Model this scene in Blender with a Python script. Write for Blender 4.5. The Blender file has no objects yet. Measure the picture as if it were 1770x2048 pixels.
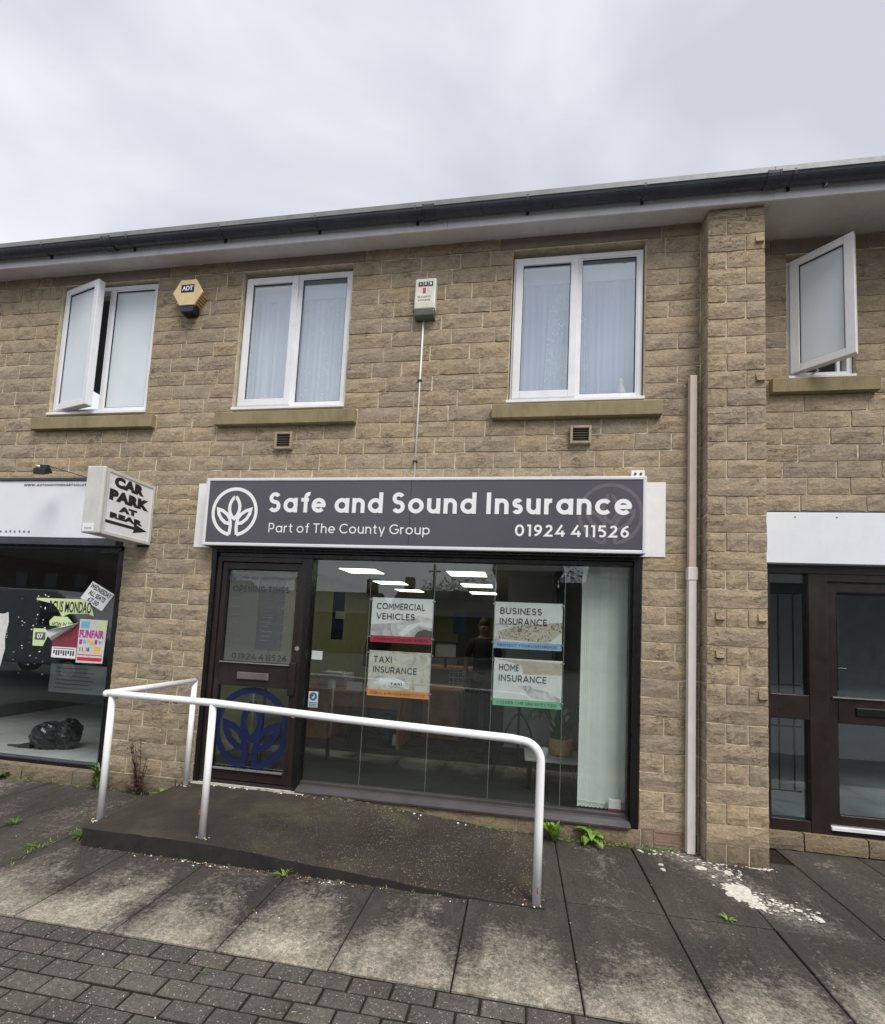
import bpy, bmesh, math, random
from mathutils import Vector, Matrix
R = math.radians
PI = math.pi
rng = random.Random(7)
scene = bpy.context.scene
COL = scene.collection

# ------------------------------------------------------------------ camera
YAW, PITCH, ROLL = 0.1610, 0.0817, -0.0486
cam_d = bpy.data.cameras.new("camera")
cam_d.sensor_fit = 'HORIZONTAL'; cam_d.sensor_width = 36.0
cam_d.lens = 944.43 / 1770 * 36.0
cam_d.shift_x = -0.0017; cam_d.shift_y = 0.0919
cam_d.clip_start = 0.05; cam_d.clip_end = 3000
cam = bpy.data.objects.new("camera", cam_d); COL.objects.link(cam)
Rm = Matrix.Rotation(YAW, 3, 'Z') @ Matrix.Rotation(PITCH, 3, 'X') @ Matrix.Rotation(ROLL, 3, 'Y')
cr, cf, cu = Rm.col[0], Rm.col[1], Rm.col[2]
M4 = Matrix(((cr.x, cu.x, -cf.x, 0.0), (cr.y, cu.y, -cf.y, -4.1812), (cr.z, cu.z, -cf.z, 1.647), (0, 0, 0, 1)))
cam.matrix_world = M4
scene.camera = cam

# ------------------------------------------------------------------ world: overcast sky
SUN_EL, SUN_AZ = 54.0, 143.0          # azimuth measured from +Y clockwise (sun is behind and right of the camera)
w = bpy.data.worlds.new("World"); scene.world = w; w.use_nodes = True
nt = w.node_tree; nt.nodes.clear()
def N(nt, t, **k):
    n = nt.nodes.new(t)
    for a, b in k.items():
        if a == 'inp':
            for i, v in b.items(): n.inputs[i].default_value = v
        else: setattr(n, a, b)
    return n
out = N(nt, 'ShaderNodeOutputWorld'); bg = N(nt, 'ShaderNodeBackground', inp={'Strength': 0.1})
sky = N(nt, 'ShaderNodeTexSky', sky_type='NISHITA', sun_disc=False, sun_elevation=R(SUN_EL), sun_rotation=R(SUN_AZ))
tc = N(nt, 'ShaderNodeTexCoord')
mp = N(nt, 'ShaderNodeMapping'); mp.inputs['Scale'].default_value = (1.0, 1.0, 1.5); mp.inputs['Location'].default_value = (0.35, 0.1, 0.52)
n1 = N(nt, 'ShaderNodeTexNoise', inp={'Scale': 1.7, 'Detail': 6.0, 'Roughness': 0.46, 'Distortion': 0.4})
cr1 = N(nt, 'ShaderNodeValToRGB')
e = cr1.color_ramp.elements
e[0].position = 0.40; e[0].color = (3.00, 3.06, 3.34, 1)
e[1].position = 0.60; e[1].color = (4.30, 4.37, 4.58, 1)
m_ = cr1.color_ramp.elements.new(0.5); m_.color = (3.58, 3.65, 3.95, 1)
mix = N(nt, 'ShaderNodeMix', data_type='RGBA', inp={'Factor': 0.94})
nt.links.new(tc.outputs['Generated'], mp.inputs[0]); nt.links.new(mp.outputs[0], n1.inputs['Vector'])
nt.links.new(n1.outputs[0], cr1.inputs[0])
nt.links.new(sky.outputs[0], mix.inputs[6]); nt.links.new(cr1.outputs[0], mix.inputs[7])
nt.links.new(mix.outputs[2], bg.inputs[0]); nt.links.new(bg.outputs[0], out.inputs[0])

sl = bpy.data.lights.new("sun", 'SUN'); sl.energy = 1.5; sl.angle = R(30); sl.color = (1.0, 0.965, 0.91)
so = bpy.data.objects.new("sun", sl); COL.objects.link(so)
az = R(SUN_AZ); el = R(SUN_EL)
sdir = Vector((math.sin(az) * math.cos(el), math.cos(az) * math.cos(el), math.sin(el)))
so.rotation_euler = sdir.to_track_quat('Z', 'Y').to_euler(); so.location = (3, -8, 12)

vs = scene.view_settings
vs.view_transform = 'Standard'; vs.look = 'None'; vs.gamma = 1; vs.use_curve_mapping = False; vs.exposure = 1.15
scene.cycles.max_bounces = 7; scene.cycles.transparent_max_bounces = 16; scene.cycles.sample_clamp_indirect = 4.0

# ------------------------------------------------------------------ materials
MATS = {}
def mat_base(name):
    m = bpy.data.materials.new(name); m.use_nodes = True; t = m.node_tree; t.nodes.clear()
    o = N(t, 'ShaderNodeOutputMaterial'); b = N(t, 'ShaderNodeBsdfPrincipled')
    t.links.new(b.outputs[0], o.inputs[0]); MATS[name] = m
    return m, t, b, o
def wpos(t, scale=(1, 1, 1), rot=(0, 0, 0)):
    g = N(t, 'ShaderNodeNewGeometry'); mp = N(t, 'ShaderNodeMapping')
    mp.inputs['Scale'].default_value = scale; mp.inputs['Rotation'].default_value = rot
    t.links.new(g.outputs['Position'], mp.inputs[0]); return mp.outputs[0]
def noise(t, vec, scale, detail=4, rough=0.55, dist=0.0):
    n = N(t, 'ShaderNodeTexNoise', inp={'Scale': scale, 'Detail': detail, 'Roughness': rough, 'Distortion': dist})
    t.links.new(vec, n.inputs['Vector']); return n.outputs[0]
def ramp(t, fac, stops):
    r = N(t, 'ShaderNodeValToRGB'); el = r.color_ramp.elements
    while len(el) > 1: el.remove(el[0])
    for i, (p, c) in enumerate(stops):
        e = el[0] if i == 0 else el.new(p)
        e.position = p; e.color = (*c, 1) if len(c) == 3 else c
    t.links.new(fac, r.inputs[0]); return r.outputs[0]
def g3(v): return (v, v, v)
def mixc(t, a, b, fac, mode='MIX'):
    m = N(t, 'ShaderNodeMix', data_type='RGBA', blend_type=mode)
    for s, i in ((a, 6), (b, 7)):
        if isinstance(s, tuple): m.inputs[i].default_value = (*s, 1)
        else: t.links.new(s, m.inputs[i])
    if isinstance(fac, (int, float)): m.inputs[0].default_value = fac
    else: t.links.new(fac, m.inputs[0])
    return m.outputs[2]
def math_(t, op, a, b=None, c=None, clamp=False):
    m = N(t, 'ShaderNodeMath', operation=op, use_clamp=clamp)
    for i, s in enumerate((a, b, c)):
        if s is None: continue
        if isinstance(s, (int, float)): m.inputs[i].default_value = s
        else: t.links.new(s, m.inputs[i])
    return m.outputs[0]
def bump(t, b, h, strength=0.5, dist=0.01):
    n = N(t, 'ShaderNodeBump', inp={'Strength': strength, 'Distance': dist})
    t.links.new(h, n.inputs['Height']); t.links.new(n.outputs[0], b.inputs['Normal'])
def simple(name, col, rough=0.5, var=0.12, vscale=6.0, bstr=0.0, bscale=60.0, metal=0.0, spec=0.5, emis=None, dirt=0.0):
    """Plain surface with a faint blotchy variation so that nothing is perfectly uniform."""
    m, t, b, o = mat_base(name)
    v = wpos(t)
    n = noise(t, v, vscale, 5, 0.6)
    hi = tuple(min(1, c * (1 + var)) for c in col); lo = tuple(c * (1 - var) for c in col)
    c = ramp(t, n, [(0.3, lo), (0.7, hi)])
    if dirt:
        d = noise(t, wpos(t, (1, 1, 0.35)), 9, 6, 0.7)
        f = ramp(t, d, [(0.50, g3(0)), (0.72, g3(dirt))])
        c = mixc(t, c, (0.09, 0.075, 0.055), f)
    t.links.new(c, b.inputs['Base Color'])
    b.inputs['Roughness'].default_value = rough; b.inputs['Metallic'].default_value = metal
    b.inputs['Specular IOR Level'].default_value = spec
    rn = ramp(t, noise(t, v, vscale * 3, 3), [(0.2, g3(max(0, rough - 0.08))), (0.8, g3(min(1, rough + 0.08)))])
    t.links.new(rn, b.inputs['Roughness'])
    if bstr: bump(t, b, noise(t, v, bscale, 4), bstr, 0.002)
    if emis: b.inputs['Emission Color'].default_value = (*emis[0], 1); b.inputs['Emission Strength'].default_value = emis[1]
    return m

def stone_mat(name, per_object=True, gain=1.0, dark=0.0):
    m, t, b, o = mat_base(name)
    v = wpos(t); vl = wpos(t, (1.0, 1.0, 2.6))
    oi = N(t, 'ShaderNodeObjectInfo')
    tone = ramp(t, oi.outputs['Random'], [
        (0.00, (0.455, 0.372, 0.250)), (0.16, (0.400, 0.340, 0.252)), (0.32, (0.480, 0.395, 0.258)), (0.46, (0.385, 0.325, 0.240)),
        (0.60, (0.445, 0.355, 0.232)), (0.74, (0.420, 0.362, 0.275)), (0.88, (0.490, 0.388, 0.240)), (1.0, (0.370, 0.310, 0.240))])
    tone = mixc(t, tone, (0.432, 0.358, 0.250), 0.35)
    n_big = noise(t, v, 1.3, 5, 0.6); n_mid = noise(t, vl, 9, 6, 0.65, 0.4); n_fin = noise(t, v, 95, 5, 0.7)
    c = mixc(t, tone, ramp(t, n_big, [(0.3, (0.80, 0.80, 0.84)), (0.7, (1.12, 1.10, 1.04))]), 1.0, 'MULTIPLY')
    c = mixc(t, c, ramp(t, n_mid, [(0.28, (0.74, 0.72, 0.72)), (0.5, (1, 1, 1)), (0.75, (1.14, 1.10, 1.0))]), 1.0, 'MULTIPLY')
    c = mixc(t, c, ramp(t, n_fin, [(0.32, g3(0.74)), (0.68, g3(1.24))]), 1.0, 'MULTIPLY')
    c = mixc(t, c, ramp(t, noise(t, wpos(t, (1, 1, 1.7)), 36, 5, 0.7), [(0.3, g3(0.80)), (0.7, g3(1.18))]), 1.0, 'MULTIPLY')
    ck = math_(t, 'ABSOLUTE', math_(t, 'SUBTRACT', noise(t, wpos(t, (1, 1, 3.2)), 8, 4, 0.6, 0.8), 0.5))
    ck = ramp(t, ck, [(0.004, g3(1)), (0.014, g3(0))])
    ck = math_(t, 'MULTIPLY', ck, ramp(t, noise(t, v, 3.7, 3), [(0.52, g3(0)), (0.60, g3(0.75))]))
    c = mixc(t, c, (0.10, 0.08, 0.055), ck)
    # rusty / ochre beds and dark weathering blotches
    och = ramp(t, noise(t, vl, 4.5, 4, 0.6, 1.0), [(0.60, g3(0)), (0.74, g3(0.42))])
    c = mixc(t, c, (0.40, 0.255, 0.095), och)
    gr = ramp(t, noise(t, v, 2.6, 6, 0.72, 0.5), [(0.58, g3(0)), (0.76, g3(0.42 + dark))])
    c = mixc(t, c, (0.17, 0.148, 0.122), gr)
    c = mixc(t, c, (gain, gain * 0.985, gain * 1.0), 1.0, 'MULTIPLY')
    t.links.new(c, b.inputs['Base Color'])
    b.inputs['Roughness'].default_value = 0.92; b.inputs['Specular IOR Level'].default_value = 0.2
    # split-face relief: ridges running roughly along the bed, plus grain
    rid = N(t, 'ShaderNodeTexNoise', noise_type='RIDGED_MULTIFRACTAL', inp={'Scale': 11.0, 'Detail': 5.0, 'Roughness': 0.6, 'Distortion': 0.6})
    t.links.new(vl, rid.inputs['Vector'])
    h = math_(t, 'MULTIPLY', rid.outputs[0], 0.40)
    h = math_(t, 'ADD', h, math_(t, 'MULTIPLY', noise(t, v, 24, 6, 0.7), 0.9))
    h = math_(t, 'ADD', h, math_(t, 'MULTIPLY', n_fin, 0.22))
    h = math_(t, 'SUBTRACT', h, math_(t, 'MULTIPLY', ck, 0.5))
    bump(t, b, h, 0.9, 0.010)
    return m
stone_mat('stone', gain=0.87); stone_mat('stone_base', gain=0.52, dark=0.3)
simple('mortar', (0.64, 0.56, 0.40), 0.95, 0.2, 14, 0.5, 90, spec=0.1, dirt=0.4)

def sill_mat():
    m, t, b, o = mat_base('sill_stone')
    v = wpos(t)
    c = ramp(t, noise(t, wpos(t, (1, 1, 0.5)), 7, 6, 0.65), [(0.25, (0.17, 0.14, 0.07)), (0.5, (0.26, 0.215, 0.115)), (0.75, (0.31, 0.26, 0.155))])
    s = ramp(t, noise(t, wpos(t, (1, 1, 0.12)), 26, 4, 0.6), [(0.55, g3(0)), (0.75, g3(0.45))])
    c = mixc(t, c, (0.12, 0.10, 0.05), s)
    t.links.new(c, b.inputs['Base Color']); b.inputs['Roughness'].default_value = 0.9
    bump(t, b, noise(t, v, 60, 5), 0.4, 0.003)
sill_mat()
def lintel_mat():
    m, t, b, o = mat_base('lintel_stone')
    c = ramp(t, noise(t, wpos(t), 6, 6, 0.65), [(0.25, (0.19, 0.16, 0.12)), (0.75, (0.28, 0.24, 0.18))])
    t.links.new(c, b.inputs['Base Color']); b.inputs['Roughness'].default_value = 0.9
    bump(t, b, noise(t, wpos(t), 70, 5), 0.4, 0.003)
lintel_mat()

def slab_mat():
    m, t, b, o = mat_base('paving_concrete')
    v = wpos(t); g = N(t, 'ShaderNodeNewGeometry'); sp = N(t, 'ShaderNodeSeparateXYZ'); t.links.new(g.outputs['Position'], sp.inputs[0])
    oi = N(t, 'ShaderNodeObjectInfo')
    # algae-blackened concrete, worn clean next to the block paving and in a few trodden patches
    edge = N(t, 'ShaderNodeMapRange', inp={'From Min': -1.82, 'From Max': -1.20, 'To Min': 1.0, 'To Max': 0.0}); t.links.new(sp.outputs['Y'], edge.inputs[0])
    big = noise(t, v, 2.3, 9, 0.72, 0.5); big2 = noise(t, wpos(t, (1, 1, 1), (0, 0, 0.6)), 1.1, 4, 0.6)
    wipe = math_(t, 'ADD', math_(t, 'MULTIPLY', edge.outputs[0], 0.38), math_(t, 'MULTIPLY', big, 0.90))
    wipe = math_(t, 'ADD', wipe, math_(t, 'MULTIPLY', math_(t, 'SUBTRACT', oi.outputs['Random'], 0.5), 0.10))
    wipe = math_(t, 'ADD', wipe, math_(t, 'MULTIPLY', math_(t, 'SUBTRACT', noise(t, v, 26, 8, 0.82), 0.5), 0.95))
    tc_ = N(t, 'ShaderNodeTexCoord'); so_ = N(t, 'ShaderNodeSeparateXYZ'); t.links.new(tc_.outputs['Object'], so_.inputs[0])
    ex_ = math_(t, 'MINIMUM', so_.outputs['X'], math_(t, 'SUBTRACT', 0.591, so_.outputs['X']))
    jd = N(t, 'ShaderNodeMapRange', inp={'From Min': 0.0, 'From Max': 0.14, 'To Min': -0.17, 'To Max': 0.0}); t.links.new(ex_, jd.inputs[0])
    wipe = math_(t, 'ADD', wipe, jd.outputs[0])
    f = ramp(t, wipe, [(0.50, g3(0)), (0.70, g3(0.40)), (0.98, g3(1.0))])
    dark = ramp(t, big2, [(0.3, (0.032, 0.029, 0.026)), (0.7, (0.060, 0.054, 0.045))])
    lite = ramp(t, noise(t, v, 5, 5), [(0.3, (0.27, 0.235, 0.185)), (0.7, (0.45, 0.41, 0.335))])
    c = mixc(t, dark, lite, f)
    sc = noise(t, wpos(t, (3.4, 1, 1), (0, 0, 0.5)), 4, 6, 0.7)
    c = mixc(t, c, ramp(t, sc, [(0.3, g3(0.78)), (0.7, g3(1.25))]), 1.0, 'MULTIPLY')
    c = mixc(t, c, ramp(t, noise(t, v, 140, 4, 0.75), [(0.3, g3(0.52)), (0.7, g3(1.55))]), 1.0, 'MULTIPLY')
    c = mixc(t, c, ramp(t, noise(t, v, 52, 5, 0.75), [(0.3, g3(0.72)), (0.7, g3(1.3))]), 1.0, 'MULTIPLY')
    moss = ramp(t, noise(t, v, 3.1, 6, 0.7), [(0.56, g3(0)), (0.72, g3(0.35))])
    c = mixc(t, c, (0.075, 0.078, 0.040), moss)
    sp2 = ramp(t, noise(t, v, 34, 2, 0.5), [(0.745, g3(0)), (0.765, g3(0.45))])
    c = mixc(t, c, (0.42, 0.39, 0.34), sp2)
    # trodden-in plaster dust smeared from the pillar foot along the spill
    sx = math_(t, 'SUBTRACT', sp.outputs['X'], math_(t, 'MULTIPLY_ADD', sp.outputs['Y'], -0.55, 1.29)); sx = math_(t, 'ABSOLUTE', sx)
    wob = math_(t, 'MULTIPLY', math_(t, 'SUBTRACT', noise(t, v, 12, 6, 0.75), 0.5), 0.55)
    near = ramp(t, math_(t, 'ADD', sx, wob), [(0.02, g3(1)), (0.24, g3(0))])
    yy = N(t, 'ShaderNodeMapRange', interpolation_type='SMOOTHSTEP', inp={'From Min': -1.05, 'From Max': -0.75}); t.links.new(sp.outputs['Y'], yy.inputs[0])
    xx = N(t, 'ShaderNodeMapRange', interpolation_type='SMOOTHSTEP', inp={'From Min': 1.0, 'From Max': 1.25}); t.links.new(sp.outputs['X'], xx.inputs[0])
    dust = math_(t, 'MULTIPLY', math_(t, 'MULTIPLY', near, ramp(t, noise(t, v, 40, 5, 0.8), [(0.42, g3(0)), (0.62, g3(0.75))])), math_(t, 'MULTIPLY', yy.outputs[0], xx.outputs[0]))
    c = mixc(t, c, (0.40, 0.37, 0.32), dust)
    t.links.new(c, b.inputs['Base Color']); b.inputs['Roughness'].default_value = 0.82; b.inputs['Specular IOR Level'].default_value = 0.3
    h = math_(t, 'ADD', math_(t, 'MULTIPLY', noise(t, v, 120, 5, 0.7), 0.5), math_(t, 'MULTIPLY', big, 0.6)); bump(t, b, h, 0.55, 0.004)
slab_mat()

def paver_mat(name='paver_concrete', per=True):
    m, t, b, o = mat_base(name)
    v = wpos(t); oi = N(t, 'ShaderNodeObjectInfo')
    base = ramp(t, oi.outputs['Random'] if per else noise(t, v, 5, 1), [(0, (0.066, 0.061, 0.055)), (0.35, (0.086, 0.079, 0.069)), (0.6, (0.074, 0.066, 0.060)), (0.85, (0.102, 0.092, 0.076)), (1, (0.082, 0.075, 0.070))])
    c = mixc(t, base, ramp(t, noise(t, v, 3, 5, 0.6), [(0.3, g3(0.75)), (0.7, g3(1.22))]), 1.0, 'MULTIPLY')
    c = mixc(t, c, ramp(t, noise(t, v, 160, 4, 0.75), [(0.3, g3(0.60)), (0.7, g3(1.45))]), 1.0, 'MULTIPLY')
    moss = ramp(t, noise(t, v, 9, 6, 0.7), [(0.54, g3(0)), (0.70, g3(0.35))])
    c = mixc(t, c, ramp(t, noise(t, v, 38, 6, 0.8), [(0.3, g3(0.65)), (0.7, g3(1.35))]), 1.0, 'MULTIPLY')
    c = mixc(t, c, (0.10, 0.10, 0.055), moss)
    grit = ramp(t, noise(t, v, 95, 2.5, 0.6), [(0.640, g3(0)), (0.68, g3(0.8))])
    c = mixc(t, c, (0.45, 0.43, 0.39), grit)
    t.links.new(c, b.inputs['Base Color']); b.inputs['Roughness'].default_value = 0.85; b.inputs['Specular IOR Level'].default_value = 0.3
    bump(t, b, noise(t, v, 130, 5, 0.7), 0.6, 0.003)
paver_mat(); paver_mat('paver_concrete_far', False)

def ramp_mat():
    m, t, b, o = mat_base('ramp_concrete')
    v = wpos(t)
    c = ramp(t, noise(t, v, 1.6, 6, 0.62, 0.4), [(0.3, (0.025, 0.022, 0.018)), (0.7, (0.048, 0.040, 0.031))])
    moss = ramp(t, noise(t, v, 2.4, 5, 0.6), [(0.5, g3(0)), (0.68, g3(0.5))]); c = mixc(t, c, (0.085, 0.082, 0.045), moss)
    c = mixc(t, c, ramp(t, noise(t, v, 150, 4, 0.7), [(0.3, g3(0.6)), (0.7, g3(1.4))]), 1.0, 'MULTIPLY')
    g = N(t, 'ShaderNodeNewGeometry'); sp = N(t, 'ShaderNodeSeparateXYZ'); t.links.new(g.outputs['Position'], sp.inputs[0])
    mr = N(t, 'ShaderNodeMapRange', inp={'From Min': -2.3, 'From Max': -0.8, 'To Min': 0.0, 'To Max': 1.0}); t.links.new(sp.outputs['X'], mr.inputs[0])
    vo = N(t, 'ShaderNodeTexVoronoi', inp={'Scale': 66.0}); t.links.new(v, vo.inputs['Vector'])
    peb = ramp(t, vo.outputs['Distance'], [(0.22, g3(1)), (0.36, g3(0))])
    keep = ramp(t, noise(t, v, 36, 2), [(0.44, g3(0)), (0.52, g3(1))])
    patch = ramp(t, noise(t, v, 2.1, 3), [(0.36, g3(0.3)), (0.55, g3(1))])
    f = math_(t, 'MULTIPLY', math_(t, 'MULTIPLY', peb, keep), math_(t, 'MULTIPLY', patch, mr.outputs[0]))
    pc = ramp(t, vo.outputs['Color'], [(0.2, (0.12, 0.085, 0.06)), (0.6, (0.25, 0.18, 0.13)), (0.95, (0.44, 0.36, 0.28))])
    c = mixc(t, c, pc, f)
    up = ramp(t, sp.outputs['Z'], [(0.0, g3(1)), (1, g3(1))])
    t.links.new(c, b.inputs['Base Color']); b.inputs['Roughness'].default_value = 0.8; b.inputs['Specular IOR Level'].default_value = 0.3
    h = math_(t, 'ADD', noise(t, v, 110, 5, 0.7), math_(t, 'MULTIPLY', f, 0.8)); bump(t, b, h, 0.6, 0.004)
ramp_mat()
def asphalt():
    m, t, b, o = mat_base('asphalt')
    v = wpos(t)
    c = ramp(t, noise(t, v, 0.6, 6), [(0.3, (0.045, 0.045, 0.045)), (0.7, (0.075, 0.073, 0.07))])
    c = mixc(t, c, ramp(t, noise(t, v, 120, 3), [(0.3, g3(0.6)), (0.7, g3(1.5))]), 1.0, 'MULTIPLY')
    t.links.new(c, b.inputs['Base Color']); b.inputs['Roughness'].default_value = 0.85
    bump(t, b, noise(t, v, 120, 4), 0.5, 0.004)
asphalt()
simple('ramp_side', (0.018, 0.017, 0.014), 0.9, 0.4, 9, 0.6, 60)
simple('joint_dirt', (0.022, 0.020, 0.015), 0.95, 0.4, 20, spec=0.1)
simple('white_upvc', (0.80, 0.80, 0.82), 0.32, 0.05, 5, dirt=0.10)
simple('white_fascia', (0.80, 0.80, 0.83), 0.38, 0.06, 3, dirt=0.16)
simple('soffit_white', (0.72, 0.72, 0.71), 0.6, 0.06, 3, dirt=0.15)
simple('gutter_grey', (0.050, 0.055, 0.072), 0.30, 0.25, 4, dirt=0.25)
simple('gutter_lip', (0.20, 0.21, 0.205), 0.45, 0.2, 6, dirt=0.2)
simple('brown_frame', (0.019, 0.0125, 0.0115), 0.33, 0.2, 4, dirt=0.12)
simple('sill_metal', (0.060, 0.054, 0.056), 0.38, 0.2, 5, dirt=0.3)
simple('black_frame', (0.007, 0.0065, 0.007), 0.30, 0.2, 4)
simple('rubber', (0.01, 0.01, 0.011), 0.6)
simple('old_mortar', (0.36, 0.34, 0.30), 0.9, 0.35, 14, 0.5, 60, dirt=0.5)
simple('sign_face', (0.074, 0.070, 0.084), 0.24, 0.10, 1.2, spec=0.6)
simple('sign_frame', (0.72, 0.72, 0.75), 0.30, 0.04, 4, dirt=0.08)
simple('sign_white', (0.86, 0.86, 0.86), 0.45, 0.02)
simple('white_board', (0.80, 0.80, 0.78), 0.5, 0.05, 3, dirt=0.10)
simple('fascia_panel', (0.78, 0.80, 0.85), 0.35, 0.04, 2, dirt=0.06)
simple('sign_silver', (0.60, 0.60, 0.565), 0.42, 0.08, 5, dirt=0.18)
simple('sign_acrylic', (0.80, 0.81, 0.83), 0.35, 0.04, 5, dirt=0.10)
simple('black_print', (0.012, 0.012, 0.014), 0.4)
simple('grey_print', (0.10, 0.10, 0.12), 0.5)
simple('dark_print', (0.035, 0.036, 0.045), 0.5)
simple('blue_print', (0.004, 0.010, 0.055), 0.45)
simple('rail_paint', (0.90, 0.90, 0.91), 0.30, 0.03, 9, dirt=0.13)
simple('rust', (0.22, 0.085, 0.035), 0.9, 0.5, 40)
simple('plaster_white', (0.60, 0.565, 0.50), 0.9, 0.28, 40, 0.5, 80)
simple('pipe_cream', (0.76, 0.70, 0.66), 0.45, 0.08, 5, dirt=0.15)
simple('pipe_pink', (0.62, 0.50, 0.42), 0.55, 0.10, 5, dirt=0.2)
simple('alarm_yellow', (0.74, 0.56, 0.29), 0.45, 0.08, 12, dirt=0.2)
simple('alarm_side', (0.34, 0.22, 0.06), 0.5, 0.2, 30)
simple('alarm_blue', (0.012, 0.014, 0.035), 0.3)
simple('alarm_cream', (0.74, 0.73, 0.62), 0.45, 0.06, 12, dirt=0.2)
simple('lamp_lens', (0.11, 0.125, 0.095), 0.2)
simple('vent_plastic', (0.34, 0.27, 0.19), 0.5, 0.1, 12, dirt=0.4)
simple('vent_dark', (0.055, 0.047, 0.042), 0.7)
simple('vent_inner', (0.15, 0.125, 0.10), 0.6, 0.1, 12, dirt=0.4)
simple('sign_ghost', (0.13, 0.118, 0.132), 0.3)
simple('terracotta', (0.25, 0.16, 0.11), 0.8, 0.25, 30, 0.3)
simple('blind_fabric', (0.74, 0.79, 0.745), 0.85, 0.05, 9)
simple('poster_red', (0.50, 0.045, 0.10), 0.5); simple('poster_orange', (0.74, 0.30, 0.075), 0.5)
simple('poster_blue', (0.30, 0.48, 0.72), 0.5); simple('poster_green', (0.22, 0.52, 0.34), 0.5)
simple('poster_text_red', (0.10, 0.01, 0.03), 0.5); simple('poster_text_orange', (0.30, 0.07, 0.01), 0.5)
simple('poster_text_blue', (0.03, 0.08, 0.22), 0.5); simple('poster_text_green', (0.02, 0.14, 0.08), 0.5)
simple('wire', (0.55, 0.55, 0.55), 0.35, metal=0.6)
simple('chrome', (0.62, 0.62, 0.60), 0.25, metal=0.8)
simple('letterbox_metal', (0.17, 0.145, 0.14), 0.35, metal=0.3)
simple('carpet', (0.014, 0.017, 0.019), 0.95, 0.35, 3, 0.4, 200)
simple('room_green', (0.30, 0.31, 0.17), 0.85, 0.05)
simple('room_pale', (0.48, 0.49, 0.47), 0.85, 0.05)
simple('room_dark', (0.11, 0.12, 0.12), 0.85, 0.1)
simple('room_ceiling', (0.86, 0.87, 0.87), 0.9, 0.03)
simple('room_grey', (0.54, 0.555, 0.555), 0.8, 0.1)
simple('room_floor_grey', (0.52, 0.535, 0.535), 0.55, 0.2, 1.5, dirt=0.3)
simple('list_paper', (0.10, 0.115, 0.12), 0.7)
simple('oak', (0.34, 0.18, 0.065), 0.45, 0.3, 6)
simple('black_plastic', (0.012, 0.012, 0.014), 0.4); simple('paper', (0.82, 0.84, 0.84), 0.7, 0.05)
simple('teal_bag', (0.02, 0.16, 0.22), 0.4); simple('bin_bag', (0.014, 0.017, 0.020), 0.25, bstr=0.8, bscale=14)
simple('basket', (0.50, 0.36, 0.18), 0.8, 0.2, 30, 0.5, 120)
simple('shirt_black', (0.008, 0.008, 0.010), 0.85); simple('skin', (0.22, 0.14, 0.10), 0.55); simple('hair', (0.03, 0.02, 0.015), 0.7)
simple('brick_far', (0.055, 0.036, 0.028), 0.9, 0.2, 2); simple('roof_far', (0.03, 0.028, 0.029), 0.8, 0.2, 2)
simple('render_far', (0.07, 0.067, 0.06), 0.9, 0.15, 2); simple('glass_dark', (0.02, 0.024, 0.03), 0.1)
simple('wood_pole', (0.07, 0.05, 0.035), 0.9); simple('van_white', (0.26, 0.27, 0.28), 0.25)
simple('bark', (0.06, 0.045, 0.032), 0.9, 0.3, 10)
def leafm(name, col, var=0.35, rough=0.5):
    m, t, b, o = mat_base(name)
    c = ramp(t, noise(t, wpos(t), 22, 3), [(0.3, tuple(x * (1 - var) for x in col)), (0.7, tuple(x * (1 + var) for x in col))])
    t.links.new(c, b.inputs['Base Color']); b.inputs['Roughness'].default_value = rough
    tr = N(t, 'ShaderNodeBsdfTranslucent'); t.links.new(c, tr.inputs[0]); mx = N(t, 'ShaderNodeMixShader'); mx.inputs[0].default_value = 0.25
    t.links.new(b.outputs[0], mx.inputs[1]); t.links.new(tr.outputs[0], mx.inputs[2]); t.links.new(mx.outputs[0], o.inputs[0])
leafm('leaf_bright', (0.20, 0.32, 0.05)); leafm('leaf_mid', (0.10, 0.17, 0.035)); leafm('leaf_dark', (0.06, 0.22, 0.055), rough=0.3)
leafm('leaf_purple', (0.085, 0.038, 0.035)); leafm('leaf_dry', (0.28, 0.20, 0.13)); leafm('leaf_tree', (0.035, 0.055, 0.02)); leafm('flower_white', (0.7, 0.7, 0.62), 0.1)

def glass_mat(name, refl=0.13, tint=(0.86, 0.90, 0.88), rough=0.0):
    m, t, b, o = mat_base(name); t.nodes.remove(b)
    tr = N(t, 'ShaderNodeBsdfTransparent'); tr.inputs[0].default_value = (*tint, 1)
    gl = N(t, 'ShaderNodeBsdfGlossy'); gl.inputs['Roughness'].default_value = rough; gl.inputs[0].default_value = (0.94, 0.97, 0.97, 1)
    lw = N(t, 'ShaderNodeLayerWeight'); lw.inputs['Blend'].default_value = 0.5
    f = math_(t, 'POWER', lw.outputs['Facing'], 4.0)
    f = math_(t, 'MULTIPLY_ADD', f, 1.0 - refl, refl, clamp=True)
    mx = N(t, 'ShaderNodeMixShader'); t.links.new(f, mx.inputs[0]); t.links.new(tr.outputs[0], mx.inputs[1]); t.links.new(gl.outputs[0], mx.inputs[2])
    t.links.new(mx.outputs[0], o.inputs[0]); return m
glass_mat('shop_glass', 0.072, (0.95, 0.97, 0.96)); glass_mat('upper_glass', 0.22, (0.93, 0.95, 0.98)); glass_mat('grey_glass', 0.10, (0.80, 0.85, 0.86))
def frosted():
    m, t, b, o = mat_base('frosted_glass')
    c = ramp(t, noise(t, wpos(t), 1.8, 3), [(0.3, (0.62, 0.70, 0.73)), (0.7, (0.70, 0.76, 0.785))])
    t.links.new(c, b.inputs['Base Color']); b.inputs['Roughness'].default_value = 0.22; b.inputs['Specular IOR Level'].default_value = 0.6
frosted()
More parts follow.
